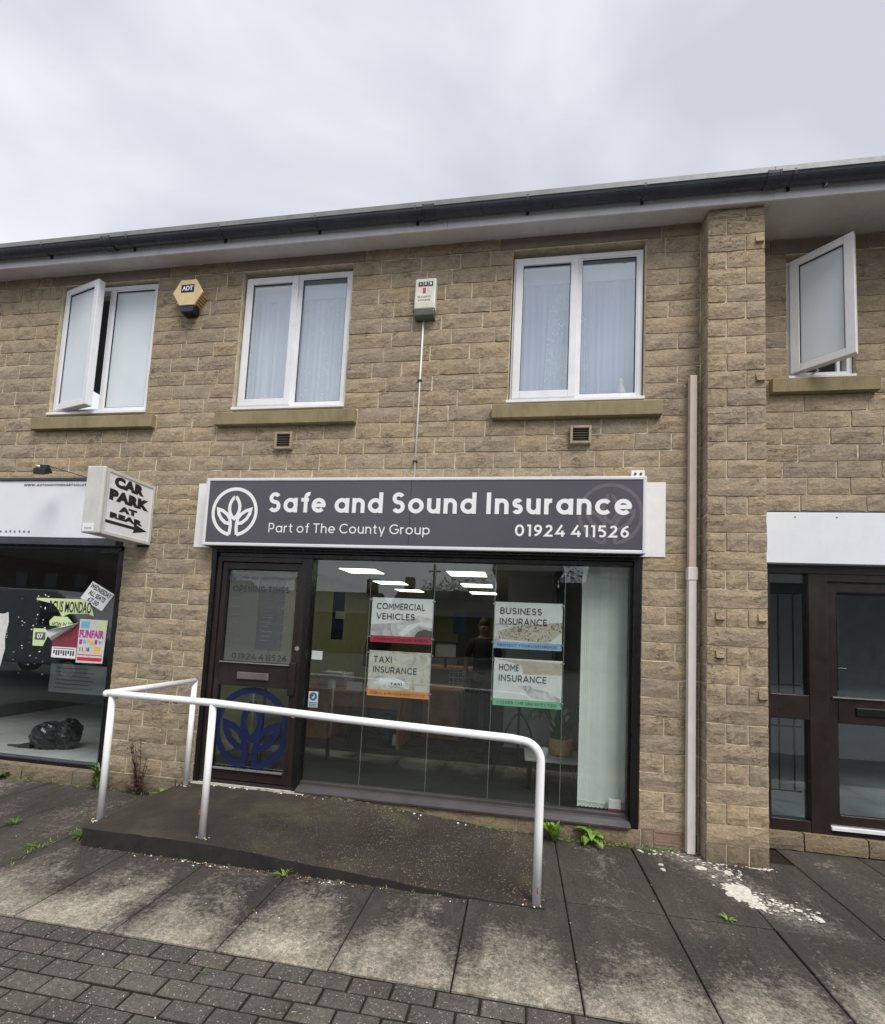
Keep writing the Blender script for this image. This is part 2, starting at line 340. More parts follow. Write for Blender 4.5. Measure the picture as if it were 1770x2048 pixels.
def net_curtain(name, col, fold_shade, lace):
    m, t, b, o = mat_base(name)
    v = wpos(t)
    n = noise(t, wpos(t, (fold_shade, 0.1, 0.35)), 1.0, 2, 0.4)  # shading of the folds put into the cloth colour as vertical streaks
    c = ramp(t, n, [(0.3, tuple(x * 0.85 for x in col)), (0.7, tuple(min(1, x * 1.1) for x in col))])
    if lace:
        vo = N(t, 'ShaderNodeTexVoronoi', inp={'Scale': 46.0, 'Randomness': 1.0}); t.links.new(v, vo.inputs['Vector'])
        d = ramp(t, vo.outputs['Distance'], [(0.22, g3(1)), (0.42, g3(0))])
        k = ramp(t, noise(t, v, 13, 4, 0.7), [(0.46, g3(0)), (0.58, g3(1))])
        c = mixc(t, c, (0.72, 0.82, 0.84), math_(t, 'MULTIPLY', math_(t, 'MULTIPLY', d, k), 0.85))
    t.links.new(c, b.inputs['Base Color']); b.inputs['Roughness'].default_value = 0.9
net_curtain('net_plain', (0.56, 0.62, 0.69), 30, False); net_curtain('net_lace', (0.50, 0.57, 0.64), 24, True)
net_curtain('curtain_blue', (0.40, 0.47, 0.64), 26, False); net_curtain('lace_blue', (0.40, 0.50, 0.62), 24, True)
simple('curtain_head', (0.48, 0.58, 0.66), 0.9, 0.04)
simple('light_panel', (0.8, 0.8, 0.7), 0.5, emis=((1.0, 1.0, 0.80), 1.7))
def picture(name, stops, scale, dist=1.0, stretch=(1, 1, 1)):
    m, t, b, o = mat_base(name)
    n = noise(t, wpos(t, stretch), scale, 5, 0.65, dist)
    c = ramp(t, n, stops); t.links.new(c, b.inputs['Base Color']); b.inputs['Roughness'].default_value = 0.45
picture('photo_grey', [(0.3, (0.27, 0.26, 0.26)), (0.5, (0.6, 0.6, 0.59)), (0.65, (0.78, 0.78, 0.77))], 5, 1.5)
picture('photo_car', [(0.3, (0.34, 0.32, 0.25)), (0.5, (0.58, 0.57, 0.48)), (0.7, (0.70, 0.69, 0.60))], 9, 1.0)
picture('photo_food', [(0.36, (0.05, 0.04, 0.03)), (0.43, (0.30, 0.22, 0.11)), (0.49, (0.75, 0.72, 0.66)), (0.53, (0.20, 0.16, 0.08)), (0.58, (0.80, 0.77, 0.72)), (0.64, (0.35, 0.25, 0.18))], 20, 2.5)
picture('photo_snow', [(0.3, (0.66, 0.69, 0.69)), (0.7, (0.80, 0.82, 0.82))], 6)
picture('photo_sand', [(0.3, (0.45, 0.39, 0.30)), (0.7, (0.60, 0.54, 0.44))], 12)
picture('circus_red', [(0.3, (0.04, 0.015, 0.025)), (0.45, (0.30, 0.04, 0.05)), (0.6, (0.14, 0.03, 0.08)), (0.72, (0.55, 0.30, 0.18))], 26, 2)
picture('poster_pale', [(0.3, (0.55, 0.56, 0.60)), (0.6, (0.72, 0.72, 0.66)), (0.72, (0.62, 0.5, 0.52))], 14, 1)
simple('poster_lime', (0.62, 0.74, 0.38), 0.6, 0.05); simple('magenta', (0.50, 0.03, 0.28), 0.5); simple('sky_print', (0.20, 0.50, 0.75), 0.5)
simple('gold_print', (0.80, 0.50, 0.10), 0.5); simple('red_print', (0.55, 0.03, 0.05), 0.5); simple('circle_sign_blue', (0.03, 0.12, 0.26), 0.5)

# ------------------------------------------------------------------ mesh helpers
def link(o, parent=None):
    COL.objects.link(o)
    if parent is not None: o.parent = parent
    return o
class MB:
    def __init__(s): s.v = []; s.f = []; s.mi = []
    def add(s, vs, fs, mi=0):
        b = len(s.v); s.v += [tuple(p) for p in vs]; s.f += [tuple(b + i for i in f) for f in fs]; s.mi += [mi] * len(fs); return s
    def box(s, x0, x1, y0, y1, z0, z1, mi=0):
        v = [(x0, y0, z0), (x1, y0, z0), (x1, y1, z0), (x0, y1, z0), (x0, y0, z1), (x1, y0, z1), (x1, y1, z1), (x0, y1, z1)]
        return s.add(v, [(0, 3, 2, 1), (4, 5, 6, 7), (0, 1, 5, 4), (1, 2, 6, 5), (2, 3, 7, 6), (3, 0, 4, 7)], mi)
    def obox(s, M, x0, x1, y0, y1, z0, z1, mi=0):
        n = len(s.v); s.box(x0, x1, y0, y1, z0, z1, mi)
        for i in range(n, len(s.v)): s.v[i] = tuple(M @ Vector(s.v[i]))
        return s
    def prism(s, poly, a0, a1, axis='x', mi=0):
        """poly of 2D points extruded along an axis ('x': poly in (y,z); 'y': (x,z); 'z': (x,y))"""
        def P(q, a): return (a, q[0], q[1]) if axis == 'x' else ((q[0], a, q[1]) if axis == 'y' else (q[0], q[1], a))
        n = len(poly); v = [P(q, a0) for q in poly] + [P(q, a1) for q in poly]
        f = [tuple(range(n)), tuple(range(2 * n - 1, n - 1, -1))] + [(i, i + n, (i + 1) % n + n, (i + 1) % n) for i in range(n)]
        return s.add(v, f, mi)
    def tube(s, path, r, n=12, mi=0, caps=True):
        path = [Vector(p) for p in path]; rs = r if isinstance(r, (list, tuple)) else [r] * len(path)
        up = None; b = len(s.v); T = []
        for i, p in enumerate(path):
            d = (path[min(i + 1, len(path) - 1)] - path[max(i - 1, 0)]).normalized(); T.append(d)
        ref = Vector((0, 0, 1)) if abs(T[0].z) < 0.9 else Vector((1, 0, 0))
        u = T[0].cross(ref).normalized()
        for i, p in enumerate(path):
            u = (u - T[i] * u.dot(T[i])).normalized(); w_ = T[i].cross(u)
            for k in range(n):
                a = 2 * PI * k / n; s.v.append(tuple(p + (u * math.cos(a) + w_ * math.sin(a)) * rs[i]))
        for i in range(len(path) - 1):
            for k in range(n):
                a, c = b + i * n + k, b + i * n + (k + 1) % n
                s.f.append((a, c, c + n, a + n)); s.mi.append(mi)
        if caps:
            s.f.append(tuple(b + k for k in range(n - 1, -1, -1))); s.mi.append(mi)
            e_ = b + (len(path) - 1) * n; s.f.append(tuple(e_ + k for k in range(n))); s.mi.append(mi)
        return s
    def lathe(s, prof, c, n=20, mi=0):
        b = len(s.v)
        for r_, z in prof:
            for k in range(n):
                a = 2 * PI * k / n; s.v.append((c[0] + r_ * math.cos(a), c[1] + r_ * math.sin(a), c[2] + z))
        for i in range(len(prof) - 1):
            for k in range(n):
                a, d = b + i * n + k, b + i * n + (k + 1) % n; s.f.append((a, d, d + n, a + n)); s.mi.append(mi)
        return s
    def blob(s, c, rx, ry, rz, seed=0, n=8, m=6, amp=0.25, mi=0):
        rr = random.Random(seed); b = len(s.v)
        for i in range(m + 1):
            th = PI * i / m
            for k in range(n):
                a = 2 * PI * k / n; q = 1 + rr.uniform(-amp, amp) if 0 < i < m else 1
                s.v.append((c[0] + rx * q * math.sin(th) * math.cos(a), c[1] + ry * q * math.sin(th) * math.sin(a), c[2] + rz * q * math.cos(th)))
        for i in range(m):
            for k in range(n):
                a, d = b + i * n + k, b + i * n + (k + 1) % n; s.f.append((a, a + n, d + n, d)); s.mi.append(mi)
        return s
    def mesh(s, name, mats, smooth=False):
        me = bpy.data.meshes.new(name); me.from_pydata(s.v, [], s.f)
        for m in (mats if isinstance(mats, (list, tuple)) else [mats]): me.materials.append(MATS[m])
        if any(s.mi): me.polygons.foreach_set('material_index', s.mi)
        if smooth: me.polygons.foreach_set('use_smooth', [True] * len(me.polygons))
        me.update(); return me
    def build(s, name, mats, parent=None, smooth=False, bevel=0.0, origin=None):
        me = s.mesh(name, mats, smooth)
        bm = bmesh.new(); bm.from_mesh(me); bmesh.ops.recalc_face_normals(bm, faces=bm.faces); bm.to_mesh(me); bm.free()
        o = bpy.data.objects.new(name, me); link(o, parent)
        if bevel:
            md = o.modifiers.new('bevel', 'BEVEL'); md.width = bevel; md.segments = 2; md.limit_method = 'ANGLE'
        return o
def empty(name, loc=(0, 0, 0), rz=0.0):
    o = bpy.data.objects.new(name, None); o.location = loc; o.rotation_euler = (0, 0, rz); o.empty_display_size = 0.1
    return link(o)
def tag(o, label=None, cat=None, group=None, kind=None):
    if label: o['label'] = label
    if cat: o['category'] = cat
    if group: o['group'] = group
    if kind: o['kind'] = kind
    return o
def box(name, m, parent, x0, x1, y0, y1, z0, z1, bevel=0.0):
    return MB().box(x0, x1, y0, y1, z0, z1).build(name, m, parent, bevel=bevel)
def ring(mb, x0, x1, z0, z1, w_, y0, y1, wl=None, wr=None, wt=None, wb=None, mi=0):
    wl = w_ if wl is None else wl; wr = w_ if wr is None else wr; wt = w_ if wt is None else wt; wb = w_ if wb is None else wb
    mb.box(x0, x0 + wl, y0, y1, z0, z1, mi); mb.box(x1 - wr, x1, y0, y1, z0, z1, mi)
    mb.box(x0 + wl, x1 - wr, y0, y1, z1 - wt, z1, mi); mb.box(x0 + wl, x1 - wr, y0, y1, z0, z0 + wb, mi); return mb

# ---- lettering: a geometric sans drawn as strokes (letter centre lines with a constant pen width)
def arc(cx, cy, rx, ry, a0, a1, n=14): return [(cx + rx * math.cos(R(a0 + (a1 - a0) * i / n)), cy + ry * math.sin(R(a0 + (a1 - a0) * i / n))) for i in range(n + 1)]
def glyph(ch, w_):
    i = w_ / 2; T = 1 - i; B = i; X = 0.72
    def Sg(W, H):
        cx = W / 2; m = H * 0.52; t1 = (H - i - m) / 2; b1 = (m - i) / 2; rx = W / 2 - i
        return [arc(cx, m + t1, rx * 0.94, t1, 28, 270, 18) + arc(cx, m - b1, rx, b1, 90, -152, 18)[1:]]
    rl = 0.36 - i
    if ch == ' ': return 0.28, []
    if ch == 'S': return 0.60, Sg(0.60, 1.0)
    if ch == 's': return 0.46, Sg(0.46, X)
    if ch == 'a': return 0.70, [arc(0.35, 0.36, 0.35 - i, rl, 0, 360, 24), [(0.70 - i, 0), (0.70 - i, X)]]
    if ch == 'd': return 0.70, [arc(0.35, 0.36, 0.35 - i, rl, 0, 360, 24), [(0.70 - i, 0), (0.70 - i, 1.0)]]
    if ch == 'p': return 0.70, [arc(0.35, 0.36, 0.35 - i, rl, 0, 360, 24), [(i, -0.27), (i, X)]]
    if ch == 'o': return 0.72, [arc(0.36, 0.36, rl, rl, 0, 360, 26)]
    if ch == 'e': return 0.70, [[(i, 0.36), (0.70 - i * 0.3, 0.36)], arc(0.35, 0.36, 0.35 - i, rl, -4, 318, 22)]
    if ch == 'c': return 0.64, [arc(0.36, 0.36, rl, rl, 42, 318, 20)]
    if ch == 'n': return 0.60, [[(i, 0), (i, X)], [(i, 0)] + arc(0.30, X - i - (0.30 - i), 0.30 - i, 0.30 - i, 180, 0, 14) + [(0.60 - i, 0)]]
    if ch == 'h': return 0.60, [[(i, 0), (i, 1.0)], [(i, 0)] + arc(0.30, X - i - (0.30 - i), 0.30 - i, 0.30 - i, 180, 0, 14) + [(0.60 - i, 0)]]
    if ch == 'u': return 0.60, [[(i, X)] + arc(0.30, 0.30, 0.30 - i, 0.30 - i, 180, 360, 14) + [(0.60 - i, X)], [(0.60 - i, 0), (0.60 - i, X)]]
    if ch == 'r': return 0.36, [[(i, 0), (i, X)], [(i, 0)] + arc(0.30, X - i - (0.30 - i), 0.30 - i, 0.30 - i, 180, 82, 8)]
    if ch == 'f': return 0.40, [[(0.16 + i, 0)] + arc(0.16 + i + 0.16, 0.84 - i, 0.16, 0.18, 180, 75, 8), [(0.02, X - i), (0.40, X - i)]]
    if ch == 't': return 0.40, [[(0.12 + i, 0.92)] + arc(0.12 + i + 0.15, 0.16 + i, 0.15, 0.16, 180, 285, 8), [(0.0, X - i), (0.38, X - i)]]
    if ch == 'y': return 0.62, [[(0.04, X), (0.31, 0.03)], [(0.58, X), (0.24, -0.27)]]
    if ch == 'I': return 0.05 + w_, [[(0.025 + i, 0), (0.025 + i, 1)]]
    if ch == '1': return 0.30, [[(0.30 - i, 0), (0.30 - i, T), (0.0, T)]]
    if ch == 'T': return 0.66, [[(0, T), (0.66, T)], [(0.33, 0), (0.33, T)]]
    if ch == 'P': return 0.62, [[(i, 0), (i, T), (0.34, T)] + arc(0.34, (T + 0.38) / 2, 0.28 - i, (T - 0.38) / 2, 90, -90, 12)[1:] + [(i, 0.38)]]
    if ch == 'R': return 0.64, [[(i, 0), (i, T), (0.34, T)] + arc(0.34, (T + 0.40) / 2, 0.28 - i, (T - 0.40) / 2, 90, -90, 12)[1:] + [(i, 0.40)], [(0.34, 0.40), (0.60, 0)]]
    if ch == 'B': return 0.64, [[(i, B), (i, T), (0.34, T)] + arc(0.34, (T + 0.53) / 2, 0.26 - i, (T - 0.53) / 2, 90, -90, 12)[1:] + [(i, 0.53), (0.36, 0.53)] + arc(0.36, (B + 0.53) / 2, 0.28 - i, (0.53 - B) / 2, 90, -90, 12)[1:] + [(i, B)]]
    if ch == 'C': return 0.84, [arc(0.5, 0.5, 0.5 - i, 0.5 - i, 44, 316, 24)]
    if ch == 'G': return 0.92, [arc(0.5, 0.5, 0.5 - i, 0.5 - i, 44, 350, 24) + [(0.93 - i, 0.48), (0.55, 0.48)]]
    if ch == 'O': return 1.0, [arc(0.5, 0.5, 0.5 - i, 0.5 - i, 0, 360, 30)]
    if ch == 'Q': return 1.0, [arc(0.5, 0.5, 0.5 - i, 0.5 - i, 0, 360, 30), [(0.6, 0.3), (0.95, 0)]]
    if ch == 'D': return 0.78, [[(0.38, T), (i, T), (i, B), (0.38, B)] + arc(0.38, 0.5, 0.40 - i, 0.5 - i, -90, 90, 16)[1:]]
    if ch == 'E': return 0.54, [[(0.54, T), (i, T), (i, B), (0.54, B)], [(i, 0.51), (0.49, 0.51)]]
    if ch == 'F': return 0.52, [[(0.52, T), (i, T), (i, 0)], [(i, 0.49), (0.47, 0.49)]]
    if ch == 'L': return 0.50, [[(i, 1), (i, B), (0.50, B)]]
    if ch == 'H': return 0.70, [[(i, 0), (i, 1)], [(0.70 - i, 0), (0.70 - i, 1)], [(i, 0.51), (0.70 - i, 0.51)]]
    if ch == 'M': return 0.86, [[(i, 0), (i, T - 0.02), (0.43, 0.32), (0.86 - i, T - 0.02), (0.86 - i, 0)]]
    if ch == 'N': return 0.72, [[(i, 0), (i, T - 0.03), (0.72 - i, B + 0.03), (0.72 - i, 1)]]
    if ch == 'A': return 0.80, [[(0.03, 0), (0.40, T), (0.77, 0)], [(0.15, 0.29), (0.65, 0.29)]]
    if ch == 'V': return 0.76, [[(0.03, 1), (0.38, B), (0.73, 1)]]
    if ch == 'W': return 1.10, [[(0.03, 1), (0.30, B), (0.55, T), (0.80, B), (1.07, 1)]]
    if ch == 'X': return 0.70, [[(0.03, 0), (0.67, 1)], [(0.03, 1), (0.67, 0)]]
    if ch == 'Y': return 0.70, [[(0.03, 1), (0.35, 0.45), (0.67, 1)], [(0.35, 0), (0.35, 0.45)]]
    if ch == 'K': return 0.66, [[(i, 0), (i, 1)], [(0.63, 1), (i, 0.36)], [(0.24, 0.53), (0.63, 0)]]
    if ch == 'U': return 0.70, [[(i, 1)] + arc(0.35, 0.35, 0.35 - i, 0.35 - i, 180, 360, 14) + [(0.70 - i, 1)]]
    if ch == '0': return 0.70, [arc(0.35, 0.5, 0.35 - i, 0.5 - i, 0, 360, 26)]
    if ch == '2': return 0.58, [arc(0.29, 0.70, 0.27 - i, 0.30 - i, 165, -38, 14) + [(0.03, B), (0.58, B)]]
    if ch == '4': return 0.68, [[(0.68, 0.27), (0.05, 0.27), (0.46, 0.99)], [(0.50, 0), (0.50, 0.52)]]
    if ch == '5': return 0.58, [[(0.54, T), (0.12, T), (0.08, 0.58), (0.28, 0.60)] + arc(0.27, 0.31, 0.30 - i, 0.31 - i, 90, -140, 16)[1:]]
    if ch == '6': return 0.60, [arc(0.30, 0.32, 0.30 - i, 0.32 - i, 0, 360, 22), arc(0.62, 0.34, 0.62 - i, 0.66 - i, 180, 98, 10)]
    if ch == '7': return 0.58, [[(0, T), (0.54, T), (0.18, 0)]]
    if ch == '8': return 0.60, [arc(0.30, 0.75, 0.26 - i, 0.25 - i, 0, 360, 20), arc(0.30, 0.27, 0.30 - i, 0.27 - i, 0, 360, 20)]
    if ch == '9': return 0.60, [arc(0.30, 0.68, 0.30 - i, 0.32 - i, 0, 360, 22), arc(-0.02, 0.66, 0.62 - i, 0.66 - i, 0, -82, 10)]
    if ch == '.': return 0.12 + w_, [[(0.06, i), (0.06 + w_, i)]]
    if ch == '-': return 0.4, [[(0.05, 0.42), (0.35, 0.42)]]
    if ch == ':': return 0.12 + w_, [[(0.06, i), (0.06 + w_, i)], [(0.06, 0.55), (0.06 + w_, 0.55)]]
    if ch == '&': return 0.72, [[(0.70, 0), (0.18, 0.66)] + arc(0.32, 0.78, 0.16, 0.2 - i, 200, -30, 10) + [(0.10, 0.38)] + arc(0.30, 0.25, 0.28 - i, 0.25 - i, 150, 340, 10) + [(0.68, 0.45)]]
    return 0.5, [[(0.1, B), (0.4, B), (0.4, T), (0.1, T), (0.1, B)]]
def ribbon(pts, w_):
    """mitred ribbon for a polyline; returns (verts2d, faces)"""
    P = [Vector(p) for p in pts]
    closed = (P[0] - P[-1]).length < 1e-6 and len(P) > 3
    if closed: P = P[:-1]
    n = len(P); L = []; Rr = []
    for i in range(n):
        a = P[(i - 1) % n] if (i > 0 or closed) else None; c = P[(i + 1) % n] if (i < n - 1 or closed) else None
        d1 = (P[i] - a).normalized() if a is not None else (c - P[i]).normalized()
        d2 = (c - P[i]).normalized() if c is not None else d1
        n1 = Vector((-d1.y, d1.x)); n2 = Vector((-d2.y, d2.x)); m = n1 + n2
        if m.length < 1e-4: m = n1
        m.normalize(); k = 1 / max(0.38, m.dot(n1)); L.append(P[i] + m * k * w_ / 2); Rr.append(P[i] - m * k * w_ / 2)
    v = [tuple(p) for p in L] + [tuple(p) for p in Rr]
    f = [(i, (i + 1) % n, n + (i + 1) % n, n + i) for i in range(n if closed else n - 1)]
    return v, f
def stroke_verts(text, pen, track=0.12):
    V = []; F = []; x = 0; layer = 0
    for ch in text:
        W, strokes = glyph(ch, pen)
        for k, s_ in enumerate(strokes):
            v, f = ribbon([(px + x, py) for px, py in s_], pen)
            b = len(V); V += [(p[0], p[1], k) for p in v]; F += [tuple(b + i for i in q) for q in f]
        x += W + (track if ch != ' ' else 0.0)
    return V, F
def place_flat(V, F, fit, origin, xdir, zdir, step=0.0004):
    """V in 2D (+layer index); fit=(x0,x1,z0,z1) target box on the plane; z0/z1 belong to em 0 and 1"""
    x0, x1, z0, z1 = fit
    mx0 = min(v[0] for v in V); mx1 = max(v[0] for v in V)
    sx = (x1 - x0) / (mx1 - mx0); sz = (z1 - z0)
    O = Vector(origin); X = Vector(xdir); Z = Vector(zdir); Nn = X.cross(Z)   # points to the viewer
    return [tuple(O + X * (x0 + (v[0] - mx0) * sx) + Z * (z0 + v[1] * sz) + Nn * (v[2] * step)) for v in V]
def lettering(name, text, m, parent, fit, pen=0.12, track=0.12, origin=(0, 0, 0), xdir=(1, 0, 0), zdir=(0, 0, 1)):
    V, F = stroke_verts(text, pen, track); me = bpy.data.meshes.new(name)
    me.from_pydata(place_flat(V, F, fit, origin, xdir, zdir), [], F); me.materials.append(MATS[m]); me.update()
    return link(bpy.data.objects.new(name, me), parent)
def strokes_obj(name, strokes, pen, m, parent, cx, cz, s, y, step=0.0003):
    V = []; F = []
    for k, st in enumerate(strokes):
        v, f = ribbon(st, pen); b = len(V); V += [(cx + p[0] * s, y - step * k, cz + p[1] * s) for p in v]; F += [tuple(b + i for i in q) for q in f]
    me = bpy.data.meshes.new(name); me.from_pydata(V, [], F); me.materials.append(MATS[m]); return link(bpy.data.objects.new(name, me), parent)
def fonttext(name, text, m, parent, fit, bold=0.03, origin=(0, 0, 0), xdir=(1, 0, 0), zdir=(0, 0, 1), off=0.0, spacing=1.0):
    """outline lettering from Blender's own built-in font, emboldened and stretched to fit the box"""
    cu_ = bpy.data.curves.new(name, 'FONT'); cu_.body = text; cu_.offset = bold; cu_.resolution_u = 3; cu_.space_character = spacing
    o = bpy.data.objects.new(name, cu_); COL.objects.link(o)
    dg = bpy.context.evaluated_depsgraph_get(); me = bpy.data.meshes.new_from_object(o.evaluated_get(dg))
    COL.objects.unlink(o); bpy.data.objects.remove(o)
    xs = [v.co.x for v in me.vertices]; ys = [v.co.y for v in me.vertices]
    x0, x1, z0, z1 = fit; O = Vector(origin); X = Vector(xdir); Z = Vector(zdir); Nn = X.cross(Z)
    for v in me.vertices:
        a = x0 + (v.co.x - min(xs)) / (max(xs) - min(xs)) * (x1 - x0); b = z0 + (v.co.y - min(ys)) / (max(ys) - min(ys)) * (z1 - z0)
        v.co = O + X * a + Z * b + Nn * off
    me.materials.clear(); me.materials.append(MATS[m]); me.update()
    return link(bpy.data.objects.new(name, me), parent)
LOGO = [arc(0, 0, 0.93, 0.93, -80, 260, 44),
        [(0.16, -0.92), (0.13, -0.62), (0.14, -0.42)], [(-0.16, -0.92), (-0.13, -0.62), (-0.14, -0.42)],
        arc(-0.36, 0.17, 0.58, 0.58, 50, -50, 10)[::1] + arc(0.36, 0.17, 0.58, 0.58, 230, 130, 10)[1:],
        [(-0.70, 0.10)] + [(-0.50, 0.04), (-0.30, -0.10), (-0.17, -0.28), (-0.14, -0.48), (-0.36, -0.44), (-0.55, -0.28), (-0.67, -0.08), (-0.70, 0.10)],
        [(0.70, 0.10)] + [(0.50, 0.04), (0.30, -0.10), (0.17, -0.28), (0.14, -0.48), (0.36, -0.44), (0.55, -0.28), (0.67, -0.08), (0.70, 0.10)]]

# ------------------------------------------------------------------ ground and paving
ground = MB().box(-400, 400, -400, 400, -0.6, -0.06).build('ground', 'asphalt'); tag(ground, 'dark asphalt ground of the street', kind='structure')
bed = MB().box(-9, 9, -3.6, 0.6, -0.055, -0.014).build('paving_bed', 'joint_dirt'); tag(bed, 'dark dirt in the joints under the paving', kind='structure')
pavement = empty('pavement'); tag(pavement, 'stained concrete slab pavement in front of the shops', kind='structure')
def slab_mesh(w_, d_, th=0.05, ch=0.004):
    mb = MB(); i = ch
    v = [(0, 0, -th), (w_, 0, -th), (w_, d_, -th), (0, d_, -th), (0, 0, -i), (w_, 0, -i), (w_, d_, -i), (0, d_, -i), (i, i, 0), (w_ - i, i, 0), (w_ - i, d_ - i, 0), (i, d_ - i, 0)]
    return mb.add(v, [(0, 1, 5, 4), (1, 2, 6, 5), (2, 3, 7, 6), (3, 0, 4, 7), (4, 5, 9, 8), (5, 6, 10, 9), (6, 7, 11, 10), (7, 4, 8, 11), (8, 9, 10, 11)])
sm1 = slab_mesh(0.591, 0.887).mesh('paving_slab', 'paving_concrete'); sm2 = slab_mesh(0.591, 0.940).mesh('paving_slab', 'paving_concrete'); sm3 = slab_mesh(0.591, 0.50).mesh('paving_slab', 'paving_concrete')
for k in range(-10, 10):
    x = 0.353 + 0.6 * k - 0.004
    for me, y in ((sm1, -1.862), (sm2, -0.966), (sm3, -0.016)):
        if y > -0.1 and x < 1.8: continue
        o = bpy.data.objects.new('paving_slab', me); link(o, pavement)
        o.location = (x, y, rng.uniform(-0.0025, 0.0015)); o.rotation_euler = (R(rng.uniform(-0.18, 0.18)), R(rng.uniform(-0.2, 0.2)), R(rng.uniform(-0.1, 0.1)))
paving = empty('block_paving'); tag(paving, 'grey block paving laid in stretcher bond along the slab edge', kind='structure')
pv = []
for q in range(6):
    rr = random.Random(q); mb = MB(); w_, d_, c = 0.1915, 0.0900, 0.007; j = lambda: rr.uniform(-0.0012, 0.0012)
    v = [(0, 0, -0.05), (w_, 0, -0.05), (w_, d_, -0.05), (0, d_, -0.05), (0, 0, -c), (w_, 0, -c), (w_, d_, -c), (0, d_, -c),
         (c + j(), c + j(), 0), (w_ - c + j(), c + j(), 0), (w_ - c + j(), d_ - c + j(), 0), (c + j(), d_ - c + j(), 0)]
    pv.append(mb.add(v, [(0, 1, 5, 4), (1, 2, 6, 5), (2, 3, 7, 6), (3, 0, 4, 7), (4, 5, 9, 8), (5, 6, 10, 9), (6, 7, 11, 10), (7, 4, 8, 11), (8, 9, 10, 11)]).mesh('paver', 'paver_concrete'))
far = MB(); cnt = 0
for r_ in range(16):
    y = -1.866 - 0.1016 * (r_ + 1) + 0.002
    for k in range(-18, 26):
        x = -2.549 + 0.203 * k + 0.1015 * (r_ % 2) + 0.003 + rng.uniform(-0.0015, 0.0015)
        near = cnt < 296 and r_ < 12 and -3.6 + 0.12 * r_ < x < 2.1
        if near:
            o = bpy.data.objects.new('paver', rng.choice(pv)); link(o, paving); o.location = (x, y, rng.uniform(-0.007, -0.002))
            o.rotation_euler = (R(rng.uniform(-0.7, 0.7)), R(rng.uniform(-0.5, 0.5)), R(rng.uniform(-0.35, 0.35))); cnt += 1
        else:
            c = 0.007; w_, d_ = 0.1915, 0.0900; z = rng.uniform(-0.007, -0.002)
            far.add([(x, y, z - 0.04), (x + w_, y, z - 0.04), (x + w_, y + d_, z - 0.04), (x, y + d_, z - 0.04), (x + c, y + c, z), (x + w_ - c, y + c, z), (x + w_ - c, y + d_ - c, z), (x + c, y + d_ - c, z)],
                    [(0, 1, 5, 4), (1, 2, 6, 5), (2, 3, 7, 6), (3, 0, 4, 7), (4, 5, 6, 7)])
o = far.build('outer_pavers', 'paver_concrete_far', paving); o['kind'] = 'stuff'

# ------------------------------------------------------------------ buildings
left_b = empty('left_shop_building', (-5.6, 0, 0)); tag(left_b, 'stone terrace shop at the left edge with poster covered window', 'building')
mid_b = empty('middle_shop_building', (-1, 0, 0)); tag(mid_b, 'stone insurance office building with two white upstairs windows and brown shopfront', 'building')
right_b = empty('right_shop_building', (2.4, 0.3, 0)); tag(right_b, 'set back stone shop at the right edge beyond the pillar', 'building')
pillar = empty('stone_pillar', (1.69, -0.15, 0)); tag(pillar, 'projecting stone pillar running from pavement to soffit beside the cream pipe', 'pillar')
for b_ in (left_b, mid_b, right_b, pillar):
    b_.location = (0, 0, 0)
def stone_variant(seed, boss=False, chip=False, plain=False):
    rr = random.Random(seed); nx, nz = 6, 4; V = []; F = []; D_ = 0.10
    for k in range(nz):
        for i in range(nx):
            x = i / (nx - 1); z = k / (nz - 1); edge = i in (0, nx - 1) or k in (0, nz - 1)
            if edge:
                px = x + (rr.uniform(-0.006, 0.012) * (1 if i == 0 else -1 if i == nx - 1 else 0)); pz = z + (rr.uniform(-0.03, 0.035) * (1 if k == 0 else -1 if k == nz - 1 else 0))
                y = rr.uniform(-0.0015, 0.0015)
            else:
                px = x + rr.uniform(-0.05, 0.05); pz = z + rr.uniform(-0.07, 0.07)
                y = -rr.uniform(0.003, 0.011) * (0.5 if plain else 1)
                if chip and k == 1 and rr.random() < 0.6: y = -0.0005
            V.append((px, y, pz))
    for k in range(nz - 1):
        for i in range(nx - 1):
            a = k * nx + i; F.append((a, a + 1, a + nx + 1, a + nx))
    b = len(V); V += [(0, D_, 0), (1, D_, 0), (1, D_, 1), (0, D_, 1)]
    F.append(tuple([b, b + 1] + list(range(nx - 1, -1, -1)))); F.append(tuple([b + 2, b + 3] + [(nz - 1) * nx + i for i in range(nx)]))
    F.append(tuple([b + 3, b] + [k * nx for k in range(nz)])); F.append(tuple([b + 1, b + 2] + [k * nx + nx - 1 for k in range(nz - 1, -1, -1)]))
    if boss:  # square knob left proud by the mason's hammer
        x0, x1, z0, z1 = 0.42, 0.92, 0.30, 0.78; c = len(V)
        V += [(x0, -0.002, z0), (x1, -0.002, z0), (x1, -0.002, z1), (x0, -0.002, z1), (x0 + .04, -0.026, z0 + .06), (x1 - .04, -0.026, z0 + .06), (x1 - .02, -0.012, z1), (x0 + .02, -0.012, z1)]
        F += [(c, c + 1, c + 5, c + 4), (c + 1, c + 2, c + 6, c + 5), (c + 2, c + 3, c + 7, c + 6), (c + 3, c, c + 4, c + 7), (c + 4, c + 5, c + 6, c + 7)]
    me = bpy.data.meshes.new('stone'); me.from_pydata(V, [], F); me.materials.append(MATS['stone'])
    bm = bmesh.new(); bm.from_mesh(me); bmesh.ops.recalc_face_normals(bm, faces=bm.faces); bm.to_mesh(me); bm.free(); return me
SV = [stone_variant(i, chip=(i % 5 == 0)) for i in range(26)]
SB = [stone_variant(100 + i, boss=True) for i in range(4)]
SBASE = []
for i in range(6):
    m_ = stone_variant(200 + i); m_.materials.clear(); m_.materials.append(MATS['stone_base']); SBASE.append(m_)
